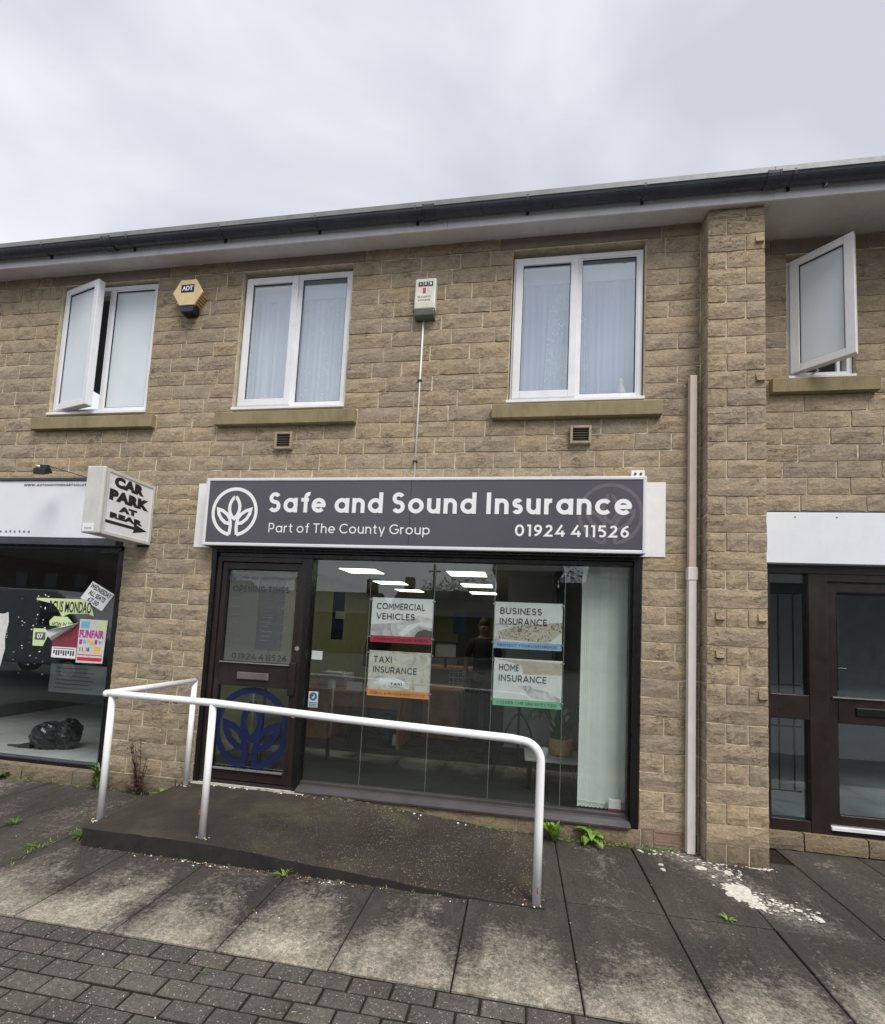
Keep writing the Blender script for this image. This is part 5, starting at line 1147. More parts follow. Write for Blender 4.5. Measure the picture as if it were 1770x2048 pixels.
for k in range(3): box('print_bar', 'circle_sign_blue', bs, -1.925, -1.850, 0.0772, 0.0784, 0.925 - 0.015 * k, 0.932 - 0.015 * k)
# furniture
dk = empty('office_desk'); tag(dk, 'light oak office desk seen through the window left of the posters', 'desk')
box('desk_top', 'oak', dk, -2.95, -1.45, 1.75, 2.55, 0.80, 0.83, bevel=0.004); box('modesty_panel', 'oak', dk, -2.90, -1.50, 1.85, 1.87, 0.62, 0.80)
for x in (-2.93, -1.50): box('side_panel', 'oak', dk, x, x + 0.03, 1.80, 2.50, 0.13, 0.80)
box('drawer_unit', 'oak', dk, -2.88, -2.48, 1.95, 2.5, 0.15, 0.62)
for k in range(3): box('drawer', 'oak', dk, -2.875, -2.485, 1.935, 1.948, 0.17 + 0.15 * k, 0.305 + 0.15 * k)
dk2 = empty('side_desk'); tag(dk2, 'oak cupboard standing behind the taxi insurance poster', 'desk'); box('desk_top', 'oak', dk2, -1.35, -0.75, 2.5, 3.3, 0.80, 0.83); box('side_panel', 'oak', dk2, -1.33, -0.80, 2.6, 3.2, 0.13, 0.80)
box('cable_trunk', 'black_plastic', dk, -2.20, -2.17, 1.95, 1.98, 0.13, 0.6)
ch = empty('office_chair'); tag(ch, 'black high backed office chair behind the desk left of the commercial poster', 'chair')
MB().prism([(-2.42, 1.05), (-2.02, 1.05), (-1.96, 1.45), (-2.02, 1.62), (-2.30, 1.62), (-2.38, 1.45)], 3.0, 3.1, 'y').build('backrest', 'black_plastic', ch, bevel=0.03)
box('seat', 'black_plastic', ch, -2.45, -1.98, 2.62, 3.1, 0.58, 0.68, bevel=0.03); MB().tube([(-2.2, 2.85, 0.6), (-2.2, 2.85, 0.2)], 0.03, 10).build('column', 'black_plastic', ch); box('headrest', 'black_plastic', ch, -2.24, -2.10, 3.0, 3.07, 1.64, 1.74, bevel=0.02)
pt = empty('desk_printer'); tag(pt, 'grey printer on the desk behind the display', 'printer'); box('case', 'room_grey', pt, -2.75, -2.35, 2.15, 2.5, 0.83, 1.0, bevel=0.02); box('paper_tray', 'paper', pt, -2.68, -2.42, 2.10, 2.3, 1.0, 1.02)
for i, (x, h_, w_, lab) in enumerate(((-2.46, 0.11, 0.09, 'small folded white card standing on the desk'), (-2.20, 0.11, 0.20, 'white leaflet holder in the middle of the desk front'), (-1.93, 0.14, 0.16, 'white printed price card at the right end of the desk'))):
    b_ = MB().prism([(1.80, 0.832), (1.83, 0.832 + h_), (1.86, 0.832)], x, x + w_).build('desk_card', 'paper'); tag(b_, lab, 'card'); box('print_bar', 'grey_print', b_, x + 0.02, x + w_ - 0.02, 1.812, 1.8135, 0.87, 0.876)
tb = MB().blob((-1.72, 2.2, 0.32), 0.11, 0.09, 0.19, 5, 10, 8, 0.1).build('teal_bag', 'teal_bag', smooth=True); tag(tb, 'teal carrier bag on the floor under the desk', 'bag')
pbx = MB().box(-1.60, -1.50, 2.0, 2.15, 0.13, 0.26).build('floor_carton', 'paper', bevel=0.004); tag(pbx, 'small white box on the floor under the desk beside the teal bag', 'box')
for i, (x0, x1, y, z0, z1, lab) in enumerate(((-3.04, -2.84, 3.2, 1.44, 2.22, 'dark blue banner hanging on the green office wall'), (-2.80, -2.50, 0.55, 1.36, 2.14, 'dark blue upright banner standing inside the glass door'))):
    bn = empty('blue_banner'); tag(bn, lab, 'banner'); box('panel', 'blue_print', bn, x0, x1, y, y + 0.01, z0, z1)
    if i: 
        box('pole', 'black_plastic', bn, (x0 + x1) / 2 - 0.01, (x0 + x1) / 2 + 0.01, y + 0.012, y + 0.03, 0.13, z1); box('foot', 'black_plastic', bn, x0, x1, y - 0.1, y + 0.1, 0.13, 0.16)
        for k in range(6): box('print_bar', 'room_grey', bn, x0 + 0.06, x0 + 0.14 + 0.02 * (k % 3), y - 0.002, y - 0.0005, z0 + 0.10 + 0.05 * k, z0 + 0.104 + 0.05 * k)
    else: box('picture_panel', 'room_pale', bn, x0 + 0.06, x1 + 0.02, y - 0.012, y - 0.002, 1.78, 1.90)
sw_ = MB().box(-2.33, -2.27, 7.94, 7.97, 1.45, 1.70).build('wall_frame', 'paper'); tag(sw_, 'small white panel on the far green office wall', 'panel')
bp = MB().box(-1.22, -0.98, 4.6, 4.62, 1.62, 2.05).build('wall_poster', 'blue_print'); tag(bp, 'dark blue poster further back right of the commercial vehicles card', 'poster')
mo = empty('computer_monitor'); tag(mo, 'black framed monitor at the back of the office between the two poster columns', 'monitor'); ring(MB(), -1.28, -0.92, 1.25, 1.50, 0.02, 3.0, 3.03).build('bezel', 'black_plastic', mo); box('screen', 'room_pale', mo, -1.26, -0.94, 3.015, 3.03, 1.27, 1.48); box('stand', 'black_plastic', mo, -1.12, -1.08, 3.03, 3.06, 1.1, 1.27)
sd = empty('back_desk'); tag(sd, 'dark desk carrying the monitor at the back of the office', 'desk'); box('desk_top', 'oak', sd, -1.45, -0.72, 2.8 + .6, 3.9, 1.05, 1.09); box('side_panel', 'room_dark', sd, -1.40, -0.80, 3.45, 3.85, 0.13, 1.05)
wr = empty('wire_rack'); tag(wr, 'white wire leaflet rack beside the standing person', 'rack')
for k in range(7): box('shelf_wire', 'wire', wr, -0.98, -0.78, 2.7, 2.705, 0.62 + 0.075 * k, 0.626 + 0.075 * k)
for k in range(4): box('upright_wire', 'wire', wr, -0.98 + 0.065 * k, -0.976 + 0.065 * k, 2.7, 2.704, 0.13, 1.10)

# person standing in the office
def skin_body(name, joints, edges, radii, m, parent, sub=2, root=0):
    me = bpy.data.meshes.new(name); me.from_pydata(joints, edges, []); o = link(bpy.data.objects.new(name, me), parent)
    md = o.modifiers.new('skin', 'SKIN'); md.use_smooth_shade = True
    for i, r_ in enumerate(radii): me.skin_vertices[0].data[i].radius = (r_, r_ * 0.85)
    me.skin_vertices[0].data[root].use_root = True
    s_ = o.modifiers.new('sub', 'SUBSURF'); s_.levels = sub; s_.render_levels = sub
    me.materials.append(MATS[m]); return o
ps_ = empty('person', (-0.50, 2.72, 0.13)); tag(ps_, 'person in black short sleeved shirt and dark trousers standing inside the office', 'person')
skin_body('body', [(0, 0, 0.92), (0, 0, 1.12), (0, 0, 1.30), (0, 0, 1.42), (0, 0.0, 1.50), (0, -0.02, 1.58), (0, -0.02, 1.66),
                   (-0.17, 0, 1.38), (-0.24, 0.01, 1.14), (-0.25, -0.05, 0.92), (-0.24, -0.07, 0.83), (0.17, 0, 1.38), (0.24, 0.01, 1.14), (0.25, -0.05, 0.92), (0.24, -0.07, 0.83),
                   (-0.09, 0, 0.86), (-0.10, -0.01, 0.48), (-0.10, 0.02, 0.07), (-0.11, -0.12, 0.03), (0.09, 0, 0.86), (0.10, -0.01, 0.48), (0.10, 0.02, 0.07), (0.11, -0.12, 0.03)],
          [(0, 1), (1, 2), (2, 3), (3, 4), (4, 5), (5, 6), (3, 7), (7, 8), (8, 9), (9, 10), (3, 11), (11, 12), (12, 13), (13, 14), (0, 15), (15, 16), (16, 17), (17, 18), (0, 19), (19, 20), (20, 21), (21, 22)],
          [0.10, 0.10, 0.11, 0.08, 0.055, 0.085, 0.07, 0.065, 0.045, 0.035, 0.04, 0.065, 0.045, 0.035, 0.04, 0.07, 0.05, 0.035, 0.035, 0.07, 0.05, 0.035, 0.035], 'skin', ps_)
skin_body('shirt', [(0, 0, 0.90), (0, 0, 1.12), (0, 0, 1.30), (0, 0, 1.41), (-0.17, 0, 1.385), (-0.235, 0.01, 1.16), (0.17, 0, 1.385), (0.235, 0.01, 1.16)],
          [(0, 1), (1, 2), (2, 3), (3, 4), (4, 5), (3, 6), (6, 7)], [0.165, 0.155, 0.17, 0.10, 0.085, 0.066, 0.085, 0.066], 'shirt_black', ps_)
skin_body('trousers', [(0, 0, 0.93), (-0.09, 0, 0.84), (-0.10, -0.01, 0.48), (-0.10, 0.02, 0.06), (0.09, 0, 0.84), (0.10, -0.01, 0.48), (0.10, 0.02, 0.06)], [(0, 1), (1, 2), (2, 3), (0, 4), (4, 5), (5, 6)], [0.155, 0.11, 0.085, 0.075, 0.11, 0.085, 0.075], 'shirt_black', ps_)
MB().blob((0, 0.015, 1.665), 0.082, 0.095, 0.085, 4, 12, 8, 0.04).build('hair', 'hair', ps_, smooth=True)
MB().blob((0, -0.095, 1.615), 0.012, 0.018, 0.022, 4, 8, 6, 0).build('nose', 'skin', ps_, smooth=True)
for s in (-1, 1):
    MB().blob((0.028 * s, -0.088, 1.638), 0.010, 0.006, 0.006, 4, 8, 6, 0).build('eye', 'black_print', ps_); MB().blob((0.083 * s, -0.01, 1.62), 0.012, 0.02, 0.03, 4, 8, 6, 0).build('ear', 'skin', ps_, smooth=True)
    for k in range(5):
        x = 0.24 * s + (k - 2) * 0.014; l_ = (0.045, 0.07, 0.078, 0.07, 0.055)[k]; MB().tube([(x, -0.075 - 0.004 * k, 0.80), (x, -0.080, 0.80 - l_ * 0.6), (x - 0.004 * s, -0.070, 0.80 - l_)], [0.009, 0.008, 0.006], 6).build('finger', 'skin', ps_, smooth=True)
MB().box(-0.03, 0.03, -0.094, -0.09, 1.578, 1.586).build('mouth', 'poster_red', ps_)

# plant on its table
tbl = empty('plant_table'); tag(tbl, 'small pale topped table inside the window at right holding the plant', 'table')
box('table_top', 'room_pale', tbl, 0.10, 0.66, 0.70, 1.18, 0.415, 0.44, bevel=0.004)
for x in (0.13, 0.60):
    for y in (0.73, 1.12): box('leg', 'black_plastic', tbl, x, x + 0.03, y, y + 0.03, 0.13, 0.415)
pk = empty('potted_plant'); tag(pk, 'peace lily with drooping dark leaves in a woven basket inside the window', 'plant')
pc_ = (0.47, 0.95, 0.44)
MB().lathe([(0.0, 0.0), (0.095, 0.0), (0.115, 0.03), (0.125, 0.10), (0.118, 0.17), (0.11, 0.175), (0.105, 0.15), (0.0, 0.14)], pc_, 24).build('basket', 'basket', pk, smooth=True)
def blade(mb, base, d, L, w_, droop, rr, mi=0, n=6, lift=0.9):
    d = Vector((d[0], d[1], 0)).normalized(); side = Vector((-d.y, d.x, 0)); p = Vector(base); pitch = R(70) * lift; b = len(mb.v)
    for i in range(n + 1):
        t_ = i / n; wd = w_ * math.sin(PI * min(1, 0.12 + t_ * 0.88)) ** 0.8 * (1 if t_ < 0.98 else 0.1)
        mb.v.append(tuple(p + side * wd / 2 + Vector((0, 0, wd * 0.12)))); mb.v.append(tuple(p)); mb.v.append(tuple(p - side * wd / 2 + Vector((0, 0, wd * 0.12))))
        step = L / n; p = p + (d * math.cos(pitch) + Vector((0, 0, 1)) * math.sin(pitch)) * step; pitch -= droop / n
    for i in range(n):
        for k in (0, 1): mb.f.append((b + 3 * i + k, b + 3 * i + k + 1, b + 3 * (i + 1) + k + 1, b + 3 * (i + 1) + k)); mb.mi.append(mi)
rr = random.Random(4)
for k in range(34):
    a = rr.uniform(0, 2 * PI); mb = MB(); el_ = rr.uniform(0.6, 1.0)
    st = Vector(pc_) + Vector((0.05 * cos(a), 0.05 * sin(a), 0.15)); en = st + Vector((0.13 * cos(a), 0.13 * sin(a), 0.20 + 0.16 * rr.random()))
    mb.tube([st, (st + en) / 2 + Vector((0, 0, 0.03)), en], 0.0035, 5); blade(mb, en, (cos(a), sin(a)), rr.uniform(0.20, 0.30), rr.uniform(0.055, 0.085), R(150), rr, lift=0.4)
    mb.build('leaf', 'leaf_dark', pk, smooth=True)
for k in range(4):
    a = rr.uniform(3.6, 5.8); mb = MB(); blade(mb, Vector(pc_) + Vector((0.10 * cos(a) * 1.2, 0.1 * sin(a), 0.24 + 0.06 * k)), (cos(a), sin(a)), 0.13, 0.045, R(60), rr); mb.build('flower', 'flower_white', pk, smooth=True)
cup = MB().lathe([(0.0, 0), (0.03, 0), (0.035, 0.09), (0.03, 0.092), (0.0, 0.08)], (0.30, 0.82, 0.44), 14).build('white_cup', 'paper', smooth=True); tag(cup, 'white cup on the table left of the plant basket', 'cup')
stn = empty('metal_stand'); tag(stn, 'black curved metal stand between the home poster and the plant', 'stand')
MB().tube([(0.03, 1.25, 0.95), (0.03, 1.25, 0.45)], 0.014, 8).build('stem', 'black_plastic', stn)
for s in (-1, 1): MB().tube([(0.03, 1.25, 0.80), (0.03 + 0.07 * s, 1.25, 0.72), (0.03 + 0.13 * s, 1.25, 0.60), (0.03 + 0.17 * s, 1.25, 0.42)], 0.010, 8).build('leg', 'black_plastic', stn)
MB().tube([(0.03, 1.25, 0.45), (0.03, 1.25, 0.16)], 0.014, 8).tube([(0.03, 1.25, 0.165), (0.03, 1.25, 0.13)], 0.12, 16).build('base', 'black_plastic', stn)

# ------------------------------------------------------------------ right shopfront
rf = empty('right_shop_sign'); tag(rf, 'blank white sign board over the right hand shopfront', 'sign')
box('sign_panel', 'fascia_panel', rf, 1.93, 4.9, 0.215, 0.30, 2.376, 2.815, bevel=0.003); box('top_trim', 'vent_dark', rf, 1.93, 4.9, 0.222, 0.30, 2.8155, 2.826)
for x in (2.30, 2.62): MB().tube([(x, 0.216, 2.775), (x, 0.212, 2.775)], 0.006, 8).build('screw', 'vent_dark', rf)
rs = bpy.data.objects.new('shopfront_frame', None); link(rs, right_b)
f_ = MB(); f_.box(1.93, 4.9, 0.300, 0.40, 2.300, 2.36); f_.box(1.93, 2.140, 0.30, 0.40, 0.146, 2.30); f_.box(2.440, 2.585, 0.298, 0.40, 0.146, 2.30)
f_.box(2.140, 2.440, 0.302, 0.39, 1.058, 1.262); f_.box(2.140, 2.440, 0.302, 0.39, 0.146, 0.235); f_.box(2.585, 4.9, 0.300, 0.40, 2.235, 2.300)
f_.build('side_light_frame', 'brown_frame', rs, bevel=0.004)
box('glass_pane', 'grey_glass', rs, 2.140, 2.440, 0.34, 0.346, 1.262, 2.30); box('glass_pane', 'grey_glass', rs, 2.140, 2.440, 0.34, 0.346, 0.235, 1.058)
rd = bpy.data.objects.new('shop_door', None); link(rd, right_b)
d_ = MB(); ex0, ex1 = 2.592, 3.48
d_.box(ex0, ex0 + 0.07, 0.315, 0.365, 0.222, 2.225); d_.box(ex1 - 0.07, ex1, 0.315, 0.365, 0.222, 2.225); d_.box(ex0 + 0.07, ex1 - 0.07, 0.315, 0.365, 2.150, 2.225); d_.box(ex0 + 0.07, ex1 - 0.07, 0.312, 0.365, 1.045, 1.258); d_.box(ex0 + 0.07, ex1 - 0.07, 0.315, 0.365, 0.222, 0.300)
d_.build('door_leaf', 'brown_frame', rd, bevel=0.004)
box('glass_pane', 'grey_glass', rd, ex0 + 0.07, ex1 - 0.07, 0.34, 0.346, 1.258, 2.150); box('glass_pane', 'grey_glass', rd, ex0 + 0.07, ex1 - 0.07, 0.34, 0.346, 0.300, 1.045)
box('drip_strip', 'chrome', rd, ex0 + 0.02, ex1 - 0.02, 0.292, 0.314, 1.256, 1.266); box('weather_strip', 'white_upvc', rd, ex0 - 0.01, ex1, 0.282, 0.314, 0.186, 0.214, bevel=0.002); box('threshold', 'black_frame', rd, ex0 - 0.01, 4.9, 0.300, 0.40, 0.146, 0.184)
box('letterbox', 'black_frame', rd, 2.79, 3.15, 0.300, 0.312, 1.115, 1.185, bevel=0.006); MB().tube([(2.66, 0.316, 1.50), (2.72, 0.300, 1.50)], 0.008, 8).build('handle', 'black_frame', rd)
MB().tube([(2.665, 0.318, 2.12), (2.665, 0.318, 1.32)], 0.006, 8).build('pull_rod', 'black_frame', rd)
MB().box(3.485, 3.60, 0.298, 0.40, 0.186, 2.234).box(3.60, 4.82, 0.30, 0.39, 0.186, 0.26).box(4.82, 4.9, 0.298, 0.40, 0.186, 2.234).build('display_window_frame', 'brown_frame', rs, bevel=0.004)
box('glass_pane', 'grey_glass', rs, 3.60, 4.82, 0.34, 0.346, 0.26, 2.235)
gl_ = empty('window_grille'); tag(gl_, 'black steel security grille inside the narrow right side window', 'grille')
for k, x in enumerate((2.165, 2.285, 2.405)): MB().tube([(x, 0.47, 0.42), (x, 0.47, 2.14)], 0.007, 8).build('vertical_bar', 'black_frame', gl_)
for zz in (2.14, 1.33, 0.97, 0.42): MB().tube([(2.13, 0.475, zz), (2.46, 0.475, zz)], 0.006, 8).build('cross_bar', 'black_frame', gl_)
rr0 = room('shop_room', right_b, 1.95, 6.0, 0.42, 3.4, 0.15, 2.45, 'room_grey', 'room_floor_grey', 'room_dark'); box('pale_column', 'room_pale', rr0, 2.42, 2.60, 1.4, 1.6, 0.15, 2.45)
pd = MB().tube([(2.47, 0.45, 1.42), (2.475, 0.45, 1.33)], 0.006, 6).blob((2.478, 0.45, 1.31), 0.018, 0.012, 0.022, 3).build('padlock', 'chrome', smooth=True); tag(pd, 'small brass padlock hanging on the grille of the right shop', 'padlock')

# ------------------------------------------------------------------ rubble, litter, weeds
def on_g(x, y): return 0.0
rub = MB(); rr = random.Random(77)
line = [(1.00, -0.09), (1.36, -0.06), (1.50, -0.22), (1.60, -0.30), (1.48, -0.45), (1.50, -0.60), (1.62, -0.66), (1.78, -0.70), (1.90, -0.82)]
def chunk(mb, x, y, s, z=0.0):
    mb.blob((x, y, z + s * 0.16), s * rr.uniform(0.7, 1.3), s * rr.uniform(0.5, 0.9), s * rr.uniform(0.18, 0.38), rr.random(), 6, 4, 0.4)
for k in range(330):
    i = rr.randrange(len(line) - 1); t_ = rr.random(); px = line[i][0] * (1 - t_) + line[i + 1][0] * t_; py = line[i][1] * (1 - t_) + line[i + 1][1] * t_
    chunk(rub, px + rr.gauss(0, 0.05), min(py + rr.gauss(0, 0.045), -0.16 if px > 1.42 else -0.02), rr.choice([0.004, 0.005, 0.007, 0.010, 0.014]))
for k in range(120): chunk(rub, rr.gauss(1.50, 0.035) + (0.002 * k / 3), -0.50 - 0.0022 * k + rr.gauss(0, 0.020), rr.uniform(0.008, 0.018))
for k in range(70): chunk(rub, rr.uniform(1.30, 1.95), -0.165 + rr.gauss(0, 0.008) if k > 24 else -0.02, rr.uniform(0.006, 0.014))
for k in range(60): chunk(rub, rr.uniform(0.3, 3.0), rr.uniform(-1.7, -0.1), rr.uniform(0.002, 0.005))
o = rub.build('plaster_rubble', 'plaster_white'); tag(o, 'spill of crumbled white plaster from the pillar foot across the slabs', 'rubble', kind='stuff')
BIG = [((1.385, -0.285), 0.040, 'largest flat piece of broken plaster near the foot of the cream pipe'), ((1.098, -0.576 + .2), 0.026, 'oval plaster fragment left of the rubble trail'), ((1.10, -0.30), 0.024, 'plaster fragment nearest the air brick'), ((1.80, -0.72), 0.028, 'plaster fragment near the far end of the rubble trail'),
       ((1.87, -0.80), 0.032, 'last long plaster fragment at the right end of the rubble trail'), ((1.70, -0.62), 0.022, 'plaster fragment lying right of the main white heap'), ((1.56, -0.31), 0.030, 'plaster lump close against the pillar foot'), ((1.0, -0.09), 0.024, 'plaster fragment under the right corner of the shop window')]
for (x, y), s, lab in BIG:
    mb = MB(); chunk(mb, 0, 0, s); o = mb.build('plaster_fragment', 'plaster_white'); o.location = (x, min(y, -0.17) if 1.44 < x < 1.92 else y, 0.0); o.rotation_euler = (0, 0, rr.uniform(-0.8, 0.8)); tag(o, lab, 'rubble', group='broken plaster fragments on the pavement')
heap = MB()
pts = []
for k in range(26):
    a = 2 * PI * k / 26; r1 = rr.uniform(0.75, 1.25); pts.append((1.515 + 0.085 * r1 * cos(a) + 0.02 * sin(a), -0.585 + 0.115 * r1 * sin(a)))
heap.prism(pts, 0.0, 0.006, 'z'); pts = [(1.50, -0.62), (1.56, -0.62), (1.60, -0.74), (1.585, -0.80), (1.55, -0.72)]; heap.prism(pts, 0.0, 0.005, 'z')
o = heap.build('plaster_heap', 'plaster_white', bevel=0.002); tag(o, 'main flattened patch of cream plaster dust on the slabs', 'rubble')
lit = MB(); rr = random.Random(9)
for k in range(260):
    x = rr.choice([rr.uniform(-3.0, 0.1), rr.gauss(-1.3, 0.22), rr.gauss(-2.0, 0.2)]); y = -1.105 - abs(rr.gauss(0, 0.022)) - 0.008; s = rr.uniform(0.004, 0.014); z = 0.003
    a = rr.uniform(0, PI); lit.add([(x - s * cos(a), y - s * sin(a) * .5, z), (x + s * sin(a) * .6, y - s * cos(a) * .4, z + s * .5), (x + s * cos(a), y + s * sin(a) * .5, z), (x - s * sin(a) * .6, y + s * cos(a) * .4, z + s * .3)], [(0, 1, 2, 3)], rr.choice([0, 0, 0, 1, 2]))
for k in range(18):
    x = rr.uniform(-2.95, -1.0); y = -0.985 - rr.random() * 0.0 if False else rr.uniform(-1.8, -1.15); s = rr.uniform(0.002, 0.005); lit.blob((x, y, 0.002), s, s, s * .6, k, 5, 4, 0.3, rr.choice([0, 2]))
for k in range(50):
    x = rr.uniform(-3.4, 1.2); y = rr.uniform(-2.6, -1.9); s = rr.uniform(0.0015, 0.004); lit.blob((x, y, 0.0), s, s, s * .6, k, 5, 4, 0.3, rr.choice([0, 2, 2]))
for k in range(40):
    x = rr.uniform(-3.0, -0.2); y = -0.06 - abs(rr.gauss(0, 0.03)); s = rr.uniform(0.003, 0.010); lit.blob((x, y, ramp_z(x, y) + 0.006), s, s, s * .6, k, 5, 4, 0.3, rr.choice([0, 1, 2]))
o = lit.build('litter', ['leaf_dry', 'rust', 'paper']); tag(o, 'dry leaves and grit gathered along the foot of the ramp', 'litter', kind='stuff')

def weed(name, label, x, y, z, n, L, w_, m, droop=1.2, seed=0, lift=0.8, stem=0.0, cat='weed'):
    t_ = empty(name, (x, y, z)); tag(t_, label, cat); rr = random.Random(seed)
    for k in range(n):
        a = 2 * PI * k / n + rr.uniform(-0.4, 0.4); mb = MB(); blade(mb, (0.008 * cos(a), 0.008 * sin(a), 0.002 + stem * rr.random()), (cos(a), sin(a)), L * rr.uniform(0.6, 1.1), w_ * rr.uniform(0.7, 1.2), droop * rr.uniform(0.7, 1.2), rr, lift=lift * rr.uniform(0.7, 1.1)); mb.build('leaf', m, t_, smooth=True)
    return t_
weed('dandelion_plant', 'bright green dandelion rosette growing by the right handrail post at the wall', 0.335, -0.085, 0.0, 26, 0.20, 0.045, 'leaf_bright', 0.9, 1, 1.15)
wp = weed('broadleaf_weed', 'bushy round leaved green weed growing at the wall under the blind', 0.64, -0.055, 0.0, 18, 0.16, 0.085, 'leaf_bright', 2.0, 2, 0.9, stem=0.05); 
for k in range(4):
    mb = MB(); blade(mb, (0.02 * k - 0.05, 0, 0.01), (cos(k * 1.7), -0.3), 0.15, 0.02, R(40), rr); mb.build('dry_leaf', 'leaf_dry', wp, smooth=True)
weed('small_weed', 'small pale green weed in the slab joint beside the plaster spill', 1.304, -0.940, 0.0, 8, 0.055, 0.014, 'leaf_bright', 0.9, 3, 0.6)
weed('wall_weed', 'low bright green weed between the ramp corner and the stone pier', -3.20, -0.10, 0.0, 16, 0.13, 0.035, 'leaf_bright', 1.3, 4, 0.8)
weed('post_weed', 'straggly green weed climbing beside the left handrail post at the window base', -3.90, -0.13, 0.0, 30, 0.15, 0.022, 'leaf_mid', 1.2, 5, 1.0, stem=0.16)
weed('corner_weed', 'tuft of grey green weed at the front left corner of the ramp', -3.13, -1.00, 0.0, 44, 0.10, 0.014, 'leaf_mid', 1.2, 6, 0.8)
weed('joint_weed', 'small green weed in the paving at the far left', -3.82, -0.93, 0.0, 26, 0.075, 0.008, 'leaf_mid', 1.0, 7, 0.7)
weed('creeping_weed', 'thin creeping green weed running along the slab joint at left', -3.33, -1.20, 0.0, 24, 0.09, 0.008, 'leaf_mid', 1.4, 8, 0.4)
weed('edge_weed', 'clump of green weed at the base of the left shop window by the picture edge', -5.02, -0.13, 0.0, 34, 0.13, 0.018, 'leaf_mid', 1.2, 9, 0.8)
weed('ramp_foot_grass', 'yellow green grass tuft sprouting at the foot of the ramp front', -1.47, -1.135, 0.0, 18, 0.09, 0.006, 'leaf_bright', 1.0, 10, 0.8)
weed('paver_moss_tuft', 'tiny tuft of grass in the block paving joint', -1.40, -2.02, -0.004, 9, 0.03, 0.004, 'leaf_mid', 1.0, 11, 0.9)
pw = empty('purple_weed', (-3.50, -0.09, 0.0)); tag(pw, 'tall dead purple weed standing against the stone pier left of the ramp', 'weed'); rr = random.Random(12)
for k in range(7):
    a = rr.uniform(0, 2 * PI); h_ = rr.uniform(0.20, 0.56); mb = MB(); tip = Vector((0.10 * cos(a), 0.03 * sin(a) - .02, h_)); mb.tube([(0, 0, 0), tip * 0.5 + Vector((0.01, 0, 0.02)), tip], [0.004, 0.003, 0.0015], 5); mb.build('stem', 'leaf_purple', pw)
    mb = MB()
    for j in range(16):
        t_ = rr.uniform(0.1, 1.0); b_ = tip * t_; a2 = rr.uniform(0, 2 * PI); blade(mb, b_, (cos(a2), sin(a2) * .5), rr.uniform(0.025, 0.06), rr.uniform(0.010, 0.02), R(90), rr, n=3, lift=0.6)
    o = mb.build('foliage', 'leaf_purple', pw, smooth=True)
mb = MB()
for j in range(60): a2 = rr.uniform(0, 2 * PI); blade(mb, (rr.gauss(0, 0.07), -abs(rr.gauss(0, 0.03)), 0.01 + abs(rr.gauss(0, 0.04))), (cos(a2), sin(a2)), rr.uniform(0.03, 0.07), rr.uniform(0.012, 0.024), R(90), rr, n=3, lift=0.5)
mb.build('foliage', 'leaf_purple', pw, smooth=True)

moss = MB(); rr = random.Random(21)
def tuft(x, y, z, n, L, w_):
    for k in range(n):
        a = rr.uniform(0, 2 * PI); blade(moss, (x + rr.gauss(0, 0.012), y + rr.gauss(0, 0.006), z), (cos(a), sin(a)), L * rr.uniform(0.4, 1.2), w_, R(rr.uniform(20, 100)), rr, rr.choice([0, 0, 1, 2]), n=3, lift=rr.uniform(0.5, 1.2))
for k in range(60): tuft(rr.uniform(-6.0, -3.05), -0.095 - abs(rr.gauss(0, 0.012)), 0.0, rr.randint(1, 5), 0.035, 0.007)
for k in range(34): x = rr.uniform(-2.9, 0.9); tuft(x, -0.032, ramp_z(x, -0.04) + 0.004 if x < 0.2 else 0.0, rr.randint(1, 4), 0.022, 0.005)
for k in range(30): tuft(rr.uniform(-3.6, -3.06), rr.uniform(-1.15, -0.1), 0.0, rr.randint(1, 3), 0.025, 0.006)
for k in range(40): tuft(rr.uniform(-2.9, -0.4), -1.112, 0.0, rr.randint(1, 4), 0.024, 0.005)
for k in range(26): tuft(-3.25 + rr.gauss(0, 0.02), rr.uniform(-1.5, -0.7), 0.0, rr.randint(1, 4), 0.03, 0.006)
for k in range(24): j = rr.randint(-8, 6); tuft(0.353 + 0.6 * j - 0.006, rr.uniform(-1.8, -0.3), -0.004, rr.randint(1, 3), 0.014, 0.004)
for k in range(20): tuft(rr.uniform(0.25, 1.4), -0.03, 0.0, rr.randint(2, 6), 0.04, 0.009)
for k in range(170):
    zone = rr.choice([(-5.8, -3.1, -0.10), (-2.9, 1.3, -0.030), (0.3, 1.4, -0.03)]); x = rr.uniform(zone[0], zone[1]); z = ramp_z(x, -0.05) if -3.0 < x < 0.2 else 0.0
    moss.blob((x, zone[2] - abs(rr.gauss(0, 0.012)), z + 0.002), rr.uniform(0.008, 0.03), rr.uniform(0.006, 0.016), rr.uniform(0.003, 0.010), k, 6, 4, 0.4, 1)
o = moss.build('moss_and_grass', ['leaf_bright', 'leaf_mid', 'leaf_dry']); tag(o, 'moss, dead stems and grass blades rooted in the joints along the walls', 'moss', kind='stuff')

